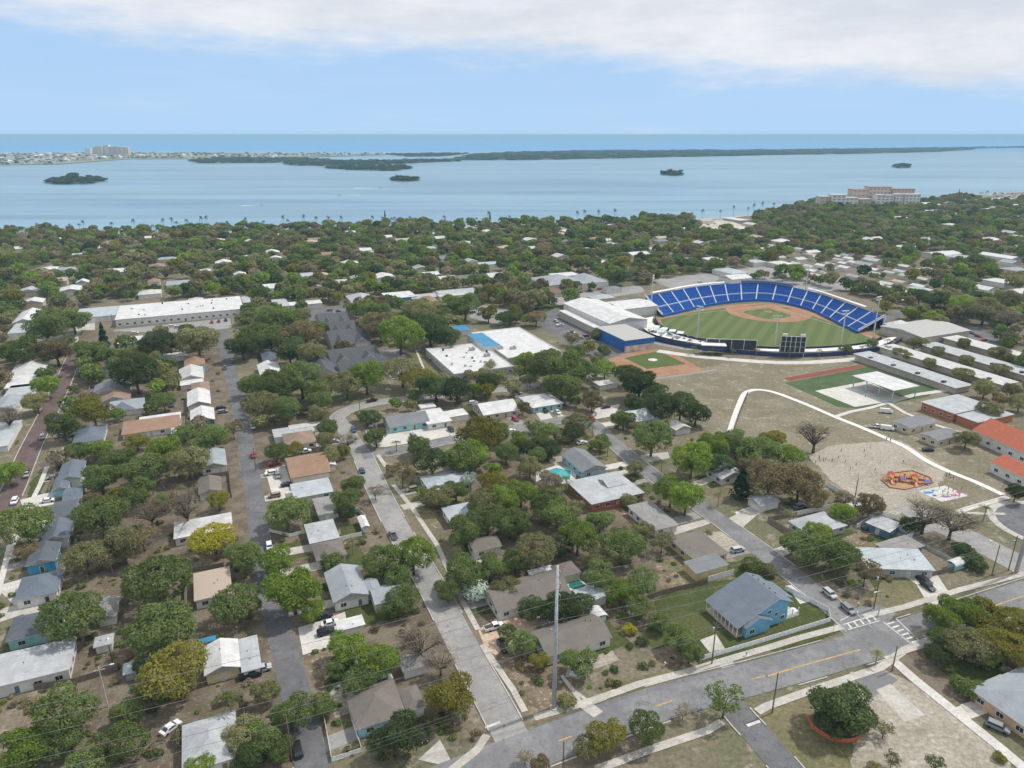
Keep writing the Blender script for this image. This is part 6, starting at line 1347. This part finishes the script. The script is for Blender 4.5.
for P,wd_,n_ in ((st2,6.4,7),(st3,7.6,4),(st4,7.2,5),(br,7.6,5),(stN,7,3)):
    for _ in range(n_):
        i=hr.randrange(3,len(P)-3); s_=hr.choice([-1,1]); q=offset(P,s_*(wd_/2-1.05))[i]; an=math.degrees(math.atan2(P[i+1][1]-P[i][1],P[i+1][0]-P[i][0]))
        pp=proj(q[0],q[1],0)
        if -10<pp[0]<1034 and 330<pp[1]<775: car(pp[0],pp[1],hr.choice(['sedan','suv','suv','pickup']),hr.choice('wwskgbr'),an if s_>0 else an+180,z=.12)
# far houses first, so that trees leave them room
NOCC=len(OCC)
FH="""15 249 16 w;122 236 10 t;218 241 12 W;100 249 8 w;72 290 20 W;34 303 16 W;118 271 16 W;178 283 20 l;150 293 18 w;224 263 14 W;50 269 12 W;158 267 14 b;30 291 16 q;83 283 10 W;222 252 12 W;60 281 12 t;130 253 14 n;196 300 12 w;205 271 10 w;240 275 10 W;247 258 9 w
272 253 12 W;276 259 10 W;327 255 10 o;385 237 11 W;403 240 14 t;312 243 16 t;384 277 18 W;301 276 20 q;273 287 20 W;455 293 34 q;465 243 14 W;487 232 8 W;430 248 10 q;440 238 10 w;350 263 14 w;420 268 12 l;365 250 10 W;470 262 12 q;500 250 12 w;495 276 16 w;340 283 12 w;445 258 12 g
568 231 14 W;605 241 10 W;612 245 10 W;637 254 18 W;657 249 14 W;680 259 18 W;745 229 12 W;730 272 26 m;735 278 22 W;758 237 12 t;540 229 10 o;530 240 12 w;590 250 12 W;600 262 12 w;560 256 12 w;700 243 10 w;712 260 14 W;660 238 10 t;625 232 8 r;688 230 10 w;765 250 12 w;780 264 16 W;755 262 14 q
818 226 10 m;781 241 14 W;800 232 10 w;941 254 30 W;962 258 24 q;1000 256 30 W;1016 248 20 w;1018 217 14 W;905 247 16 w;870 240 10 w;925 240 12 q;990 240 14 W;850 232 8 t;950 225 10 w;900 218 10 W;935 211 14 W;965 206 14 w;1000 208 14 l;1015 270 18 l;1000 282 20 W;1018 292 16 W;985 290 14 W;970 300 12 l;1010 262 12 l;925 204 10 W;938 205 10 w;950 203 8 q;968 200 9 W;978 201 8 l;990 200 8 W;1002 199 9 W;1014 200 8 q;930 212 9 w;945 213 8 t;736 219 22 W;752 224 12 w;705 221 12 t;470 228 8 W;560 229 10 o;350 233 9 W;150 238 8 W;60 240 8 w;610 226 9 W;280 236 9 W;420 231 8 t;1018 206 12 W;985 210 10 w;960 215 10 W"""
for ln in FH.split('\n'):
    for t in ln.split(';'):
        q=t.split(); px,py,wd=float(q[0]),float(q[1]),float(q[2])
        x,y=G(px,py,3); mpp=y/FPX*1.02; a=wd*mpp*.58; b=min(a,7+wd*.1)
        c={'W':'white','w':'pale stained','q':'pale grey','l':'slate grey','g':'dark grey','t':'tan','n':'brown','b':'brown','o':'orange-tan','r':'red-tiled','m':'blue-grey'}[q[3]]
        rt_=GR+(0 if (int(px)%2) else math.pi/2)
        c_,s_1=math.cos(rt_),math.sin(rt_)
        rc=[(x+u*c_-v*s_1,y+u*s_1+v*c_) for u,v in ((-a,-b),(a,-b),(a,b),(-a,b))]
        H(None,rc,random.choice(['gable','hip','gable']),q[3],random.choice('wwcs'),random.uniform(3,4.2),random.uniform(1.5,2.4),rot=math.degrees(rt_),wins=False,auto=f"{c} roofed house",group='houses among the far trees',world=True)
FHP=[]
hr=random.Random(31)
for k in range(64):
    px,py=hr.uniform(5,1020),234+hr.random()**1.3*75; x,y=G(px,py)
    if not inpoly(x,y,land) or any(inpoly(x,y,[G(*p) for p in P]) for P in ([(200,298),(250,298),(250,330),(75,350),(75,312)],[(640,275),(880,275),(900,345),(560,345)],[(300,310),(390,310),(390,380),(290,380)],[(430,325),(560,325),(560,380),(430,380)])): continue
    if blocked(x,y,9) or onroad(x,y,6): continue
    c=hr.choice('WWwwqlgtnbom'); cn={'W':'white','w':'pale stained','q':'pale grey','l':'slate grey','g':'dark grey','t':'tan','n':'brown','b':'brown','o':'orange-tan','m':'blue-grey'}[c]
    a,b=hr.uniform(6,10),hr.uniform(4.5,6.5); rt_=GR+(0 if hr.random()<.5 else math.pi/2); c_,s_1=math.cos(rt_),math.sin(rt_)
    H(None,[(x+u*c_-v*s_1,y+u*s_1+v*c_) for u,v in ((-a,-b),(a,-b),(a,b),(-a,b))],hr.choice(['gable','hip']),c,hr.choice('wcs'),3.2,hr.uniform(1.5,2.2),rot=math.degrees(rt_),wins=False,auto=f"{cn} roofed house",group='houses among the far trees',world=True)
# rows of mobile homes beyond the ballpark
MH=[G(*p) for p in ((770,262),(800,250),(900,262),(930,285),(905,306),(860,292),(800,276))]
FAR_H=list(OCC[NOCC:]); hx=random.Random(4); us=[p[0]*EU[0]+p[1]*EU[1] for p in MH]; vs=[p[0]*EV[0]+p[1]*EV[1] for p in MH]
u=min(us)
while u<max(us):
    v=min(vs)
    while v<max(vs):
        x,y=W(u+hx.uniform(-1.5,1.5),v+hx.uniform(-1,1))
        if inpoly(x,y,MH) and hx.random()<.6 and not blocked(x,y,4):
            l_=hx.uniform(7,11); w_h=hx.uniform(3.4,5)
            rc=[(x+a*EU[0]*w_h+b*EV[0]*l_*.6,y+a*EU[1]*w_h+b*EV[1]*l_*.6) for a,b in ((-1,-1),(1,-1),(1,1),(-1,1))]
            c=hx.choice(['W','W','w','w','q','l','t']); cn={'W':'white','w':'pale stained','q':'pale grey','l':'slate grey','t':'tan'}[c]
            H(None,rc,'gable',c,hx.choice('wcs'),2.8,1.1,wins=False,name='mobile_home',cat='mobile home',auto=f"{cn} roofed mobile home",group='mobile homes beyond the ballpark',world=True,oh=.2)
        v+=17
    u+=14
SC=[]; rs=random.Random(21)
def spacing(y): return 8.2
y=205.0
while y<1500:
    st_=8.2 if y<420 else 9.4 if y<800 else 10.5
    x=-y*.78
    while x<y*.78:
        qx,qy=x+rs.uniform(-.48,.48)*st_,y+rs.uniform(-.48,.48)*st_; x+=st_
        if not inpoly(qx,qy,land) or not VIEW(qx,qy): continue
        dens=.90 if qy>430 else .52
        if inpoly(qx,qy,MH): dens=.34
        px,py=proj(qx,qy,4)
        if 905<px and 240<py<300: dens=.55
        if 800<px<960 and 205<py<250: dens=.95
        cl=math.sin(qx*.021+1.3)*math.sin(qy*.017+.5); dens*=(1+.28*cl)
        if rs.random()>dens: continue
        r=rs.uniform(3.2,6.3)*(1.2 if qy>450 else 1)*(1 if rs.random()<.8 else .6)
        if any(inpoly(qx,qy,P) for P in CLW) or any(inpoly(qx,qy,P) for P in HARD): continue
        if blocked(qx,qy,r) or onroad(qx,qy,r*.35): continue
        if rs.random()<.93 and any(abs(qx-h[0]*qy/h[1])<h[2]+r*.4 and 0<h[1]-qy<13+h[1]*.022 for h in FAR_H): continue
        SC.append((qx,qy,r))
    y+=st_
kt=mkkd(TREES); SC=[s for s in SC if not any(d<(TREES[i][2]+s[2])*.62 for q,i,d in kt.find_range((s[0],s[1],0),16))]
# shoreline palms
PALMS=[]
for i in range(len(coast)-1):
    a,b=coast[i],coast[i+1]
    if a[0]<-20 or b[0]>830: continue
    n=int((b[0]-a[0])/9)
    for k in range(n):
        if rs.random()<.72: PALMS.append(lerp(a,b,(k+rs.random())/n))
def fcol(px,py,rr):
    k=rr.random()
    return 'g' if k<.36 else 'd' if k<.46 else 'o' if k<.70 else 'b' if k<.83 else 'n' if k<.93 else 'x' if k<.96 else 'y'
NT=sum(1 for o in bpy.data.objects if o.name.startswith(('oak_tree','sparse_tree','bare_tree')))
SC.sort(key=lambda s:-s[2]/math.hypot(s[0],s[1])); nind=max(0,298-NT)
for (x,y,r) in SC[:nind]: tree(x,y,r,fcol(0,0,rs))
for i,(px,py) in enumerate(PALMS[:90]):
    x,y=G(px,py+.6); r=2.6; v=PROTO['palm'][i%3]; o=empty('palm_tree',x,y,0,rs.random()*6,(r,r,rs.uniform(3.4,8.2)))
    tag(o,None,'palm tree',group='palms along the bay shore',auto='tall slender shoreline palm'); link('trunk',v[0],o); b=link('crown',v[1],o); b.material_slots[0].link='OBJECT'; b.material_slots[0].material=M['leaf_D']
# everything farther off: one mass of trees (points instanced with coarse crowns)
def instancer(name,pts,protos,label):
    """pts: (x,y,z,sx,sz,rot,idx)"""
    col=bpy.data.collections.new(name+'_kinds')
    for i,(me,mt) in enumerate(protos):
        o=bpy.data.objects.new('kind_%02d'%i,me); 
        col.objects.link(o); o.material_slots[0].link='OBJECT'; o.material_slots[0].material=mt
    me=bpy.data.meshes.new(name); me.from_pydata([p[:3] for p in pts],[],[])
    for nm,tp,get in (('idx','INT',lambda p:[p[6]]),('rotv','FLOAT_VECTOR',lambda p:[0,0,p[5]]),('sclv','FLOAT_VECTOR',lambda p:[p[3],p[3]*1.0,p[4]])):
        a=me.attributes.new(nm,tp,'POINT'); flat=[q for p in pts for q in get(p)]; a.data.foreach_set('value' if tp=='INT' else 'vector',flat)
    o=link(name,me); o['kind']='stuff'; o['label']=label
    ng=bpy.data.node_groups.new(name,'GeometryNodeTree'); ng.interface.new_socket('Geometry',in_out='INPUT',socket_type='NodeSocketGeometry'); ng.interface.new_socket('Geometry',in_out='OUTPUT',socket_type='NodeSocketGeometry')
    n=ng.nodes; l=ng.links; gi=n.new('NodeGroupInput'); go=n.new('NodeGroupOutput'); ip=n.new('GeometryNodeInstanceOnPoints'); ci=n.new('GeometryNodeCollectionInfo')
    ci.inputs[0].default_value=col; ci.inputs['Separate Children'].default_value=True; ci.inputs['Reset Children'].default_value=True
    def at(nm,dt):
        a=n.new('GeometryNodeInputNamedAttribute'); a.data_type=dt; a.inputs['Name'].default_value=nm; return [s for s in a.outputs if s.enabled and s.name=='Attribute'][0]
    m2p=n.new('GeometryNodeMeshToPoints'); l.new(gi.outputs[0],m2p.inputs['Mesh']); l.new(m2p.outputs[0],ip.inputs['Points'])
    l.new(ci.outputs[0],ip.inputs['Instance']); ip.inputs['Pick Instance'].default_value=True
    l.new(at('idx','INT'),ip.inputs['Instance Index']); l.new(at('rotv','FLOAT_VECTOR'),ip.inputs['Rotation']); l.new(at('sclv','FLOAT_VECTOR'),ip.inputs['Scale']); l.new(ip.outputs[0],go.inputs[0])
    md=o.modifiers.new('scatter','NODES'); md.node_group=ng; return o
PAL='dgggggoooobbbnnxy'
coarse=[crown('crown',400+i,620,.16,14,.85,.5,(.3,.46),.7,.08)[0] for i in range(5)]
protos=[(coarse[i%5],M['leaf_'+PAL[i]]) for i in range(len(PAL))]
instancer('distant_trees',[(x,y,0,r*1.02,r*rs.uniform(.95,1.25),rs.random()*6.28,rs.randrange(len(PAL))) for x,y,r in SC[nind:]],protos,'dense leafy canopy of the far neighbourhood reaching to the bay')
print('TREES ind',NT,'+',nind,'stuff',len(SC)-nind,'palms',len(PALMS))
# shrubs and undergrowth that nobody could count
us_=[]
while len(us_)<750:
    q=rs.random(); py=300+ (q**.8)*460; px=rs.uniform(-10,1034); x,y=G(px,py)
    if any(inpoly(x,y,P) for P in CLW) or blocked(x,y,.6) or onroad(x,y,.8): continue
    if any(inpoly(x,y,P) for P in HARD+PATCH[:3]): continue
    r=rs.uniform(.4,1.5); us_.append((x,y,0,r,r*rs.uniform(.8,1.3),rs.random()*6,rs.randrange(9)))
lowb=[crown('foliage',500+i,260,.2,8,.35,.3,(.3,.5),.6,0)[0] for i in range(3)]
instancer('undergrowth',us_,[(lowb[i%3],M['leaf_'+'ggodnonbx'[i]]) for i in range(9)],'low shrubs and undergrowth in the yards and hedgerows')
# scrubby dry tufts and litter on open ground
tf=[]
for P,n in ((PATCH[9],0),):
    pass
# ---------------------------------------------------------------- islands
def island(name,px,sz,hgt,label,n,zb=0,kindp=None):
    P=[G(x,y) for x,y in px]; g_=patch('island_ground',P,groundmat('mangrove_ground',(.10,.10,.06),(.16,.14,.09),None,.01,.1),-.6+zb,True)
    xs=[p[0] for p in P]; ys=[p[1] for p in P]; pts=[]; k=0
    while len(pts)<n and k<n*40:
        k+=1; x=rs.uniform(min(xs),max(xs)); y=rs.uniform(min(ys),max(ys))
        if inpoly(x,y,P): r=sz*rs.uniform(.7,1.3); pts.append((x,y,-.9,r,hgt*rs.uniform(.45,1.4)*.55,rs.random()*6,rs.randrange(4)))
    return instancer(name,pts,[(coarse[i],M['leaf_'+'DDdD'[i]]) for i in range(4)],label)
island('mangrove_forest',[(455,159.8),(470,155),(520,152.3),(620,150.9),(740,150.4),(860,149.2),(972,147.6),(975,149.3),(940,151.8),(860,153.6),(780,154.8),(700,156.4),(600,158.4),(520,160)],28,11,'long dark wooded barrier island along the horizon',2600)
island('mangrove_forest',[(970,147.2),(1060,145.8),(1060,147.4),(972,148.6)],24,8,'thin dark continuation of the wooded island at the right edge',160)
island('mangrove_forest',[(188,160.5),(215,158.4),(300,158.2),(330,160.2),(300,162.4),(200,163)],15,9,'dark mangrove island in front of the barrier beach houses',420)
island('mangrove_forest',[(285,163.6),(330,161.2),(400,160.4),(455,159.6),(462,160.8),(400,163.6),(330,165.6),(290,165.4)],14,9,'long low mangrove island in the middle of the bay',420)
island('mangrove_forest',[(322,167.4),(360,165.8),(405,165.8),(413,167.8),(395,170.6),(350,169.6)],11,8,'mangrove islet below the long low island',260)
island('mangrove_forest',[(390,179.2),(398,176.6),(412,177),(421,179.6),(410,181),(396,180.8)],7,6,'small round mangrove islet in the middle of the bay',110)
island('mangrove_forest',[(43,182),(60,178.6),(75,177.4),(98,177.8),(105,180.6),(90,183.4),(55,184)],9,8,'dark mangrove islet with a taller clump on the left side of the bay',170)
island('mangrove_forest',[(68,179),(76,177.6),(78,180),(70,181)],8,17,'taller clump of trees on the left islet',14)
island('mangrove_forest',[(660,174),(668,172.4),(680,172.6),(684,174.6),(672,175.6)],7,11,'small wooded islet near the centre of the bay with two taller clumps',60)
island('mangrove_forest',[(891,166.6),(900,164.8),(910,165.2),(911,167.4),(898,168)],8,10,'small wooded islet right of centre in the bay',50)
island('mangrove_forest',[(386,154.2),(430,153.4),(470,153.4),(440,156.4),(410,156.6)],16,8,'far wooded shore behind the long low mangrove island',260)
# beach houses on the barrier island
bhs=[]
zp=random.Random(8)
BHM=[MB().box(-1,1,-1,1,0,1).mesh('wall',plain(c,.7)) for c in ((.66,.65,.62),(.6,.55,.48),(.55,.60,.62),(.7,.7,.7))]
BRM=[MB().add([(-1.1,-1.1,1),(1.1,-1.1,1),(1.1,1.1,1),(-1.1,1.1,1),(-.6,0,1.5),(.6,0,1.5)],[(0,1,5,4),(1,2,5),(2,3,4,5),(3,0,4),(3,2,1,0)]).mesh('roof',plain(c,.7)) for c in ((.7,.7,.7),(.45,.42,.4),(.5,.3,.22),(.3,.32,.35))]
for i in range(170):
    px=zp.uniform(0,128) if i<110 else zp.uniform(130,385); py=zp.uniform(154,164.5-max(0,(px-60))*.05) if i<110 else zp.uniform(155,158) 
    x,y=G(px,py)
    if not inpoly(x,y,far): continue
    s=zp.uniform(6,13); o=empty('beach_house',x,y,.3,zp.random()*3); o.scale=(s,s*.8,zp.uniform(5,11))
    tag(o,'low pale house on the far barrier island shore, a speck across the bay','house',group='houses on the barrier island'); link('wall',BHM[i%4],o); link('roof',BRM[zp.randrange(4)],o)
pts=[]
while len(pts)<500:
    px=zp.uniform(-10,390); py=zp.uniform(153.5,165); x,y=G(px,py)
    if inpoly(x,y,far): r=zp.uniform(5,9); pts.append((x,y,.2,r,r*.8,zp.random()*6,zp.randrange(4)))
instancer('island_trees',pts,[(coarse[i],M['leaf_'+'dgDo'[i]]) for i in range(4)],'trees scattered between the barrier island houses')
for i in range(26):  # marina boats
    px=zp.uniform(972,1020); py=zp.uniform(192,198); x,y=G(px,py); 
    r=empty('moored_boat',x,y,-1.2,zp.random()*.4); tag(r,'small boat or covered slip in the marina at the far right','boat',group='boats in the marina'); L_=zp.uniform(4,8)
    MB().add([(-L_,-1.6,0),(L_*.6,-1.6,0),(L_,0,0),(L_*.6,1.6,0),(-L_,1.6,0),(-L_,-2,2.6),(L_*.6,-2,2.6),(L_*1.1,0,3),(L_*.6,2,2.6),(-L_,2,2.6)],[(4,3,2,1,0),(5,6,7,8,9),(0,1,6,5),(1,2,7,6),(2,3,8,7),(3,4,9,8),(4,0,5,9)]).build('hull',WHITE,r); MB().box(-L_*.4,L_*.3,-1.3,1.3,2.6,4.6).build('cabin',plain((.1,.16,.3)) if i%3==0 else WHITE,r)
# ---------------------------------------------------------------- a label of its own for every repeated thing
def relw(p,q):
    a=proj(p[0],p[1],2); b=proj(q[0],q[1],2); dx,dy=a[0]-b[0],a[1]-b[1]
    dd=math.hypot(dx,dy); sy=abs(dy)*1.25
    if abs(dx)>sy*2: return 'right of' if dx>0 else 'left of'
    if sy>abs(dx)*2: return 'below' if dy>0 else 'beyond'
    return ('below' if dy>0 else 'beyond')+(' and right of' if dx>0 else ' and left of')
ORD='nearest second third fourth fifth sixth seventh eighth ninth tenth eleventh twelfth thirteenth fourteenth fifteenth sixteenth seventeenth eighteenth nineteenth twentieth'.split()
ka=mkkd([a[1] for a in ANCH]); buckets={}
for o,desc,p in AUTO:
    q,i,d=ka.find((p[0],p[1],0)); ref,ap=ANCH[i]
    buckets.setdefault((desc,relw(p,ap),ref),[]).append((d,o))
for (desc,rel,ref),L_ in buckets.items():
    L_.sort(key=lambda t:t[0])
    for k,(d,o) in enumerate(L_):
        if len(L_)==1: s=f"{desc} {rel} the {ref}"
        else: s=f"{ORD[min(k,19)]} {desc} {rel} the {ref}"+('' if k==0 else ', counting outward')
        w_=s.split()
        if len(w_)>16: s=s.replace(', counting outward','').replace(' on the path','')
        o['label']=s
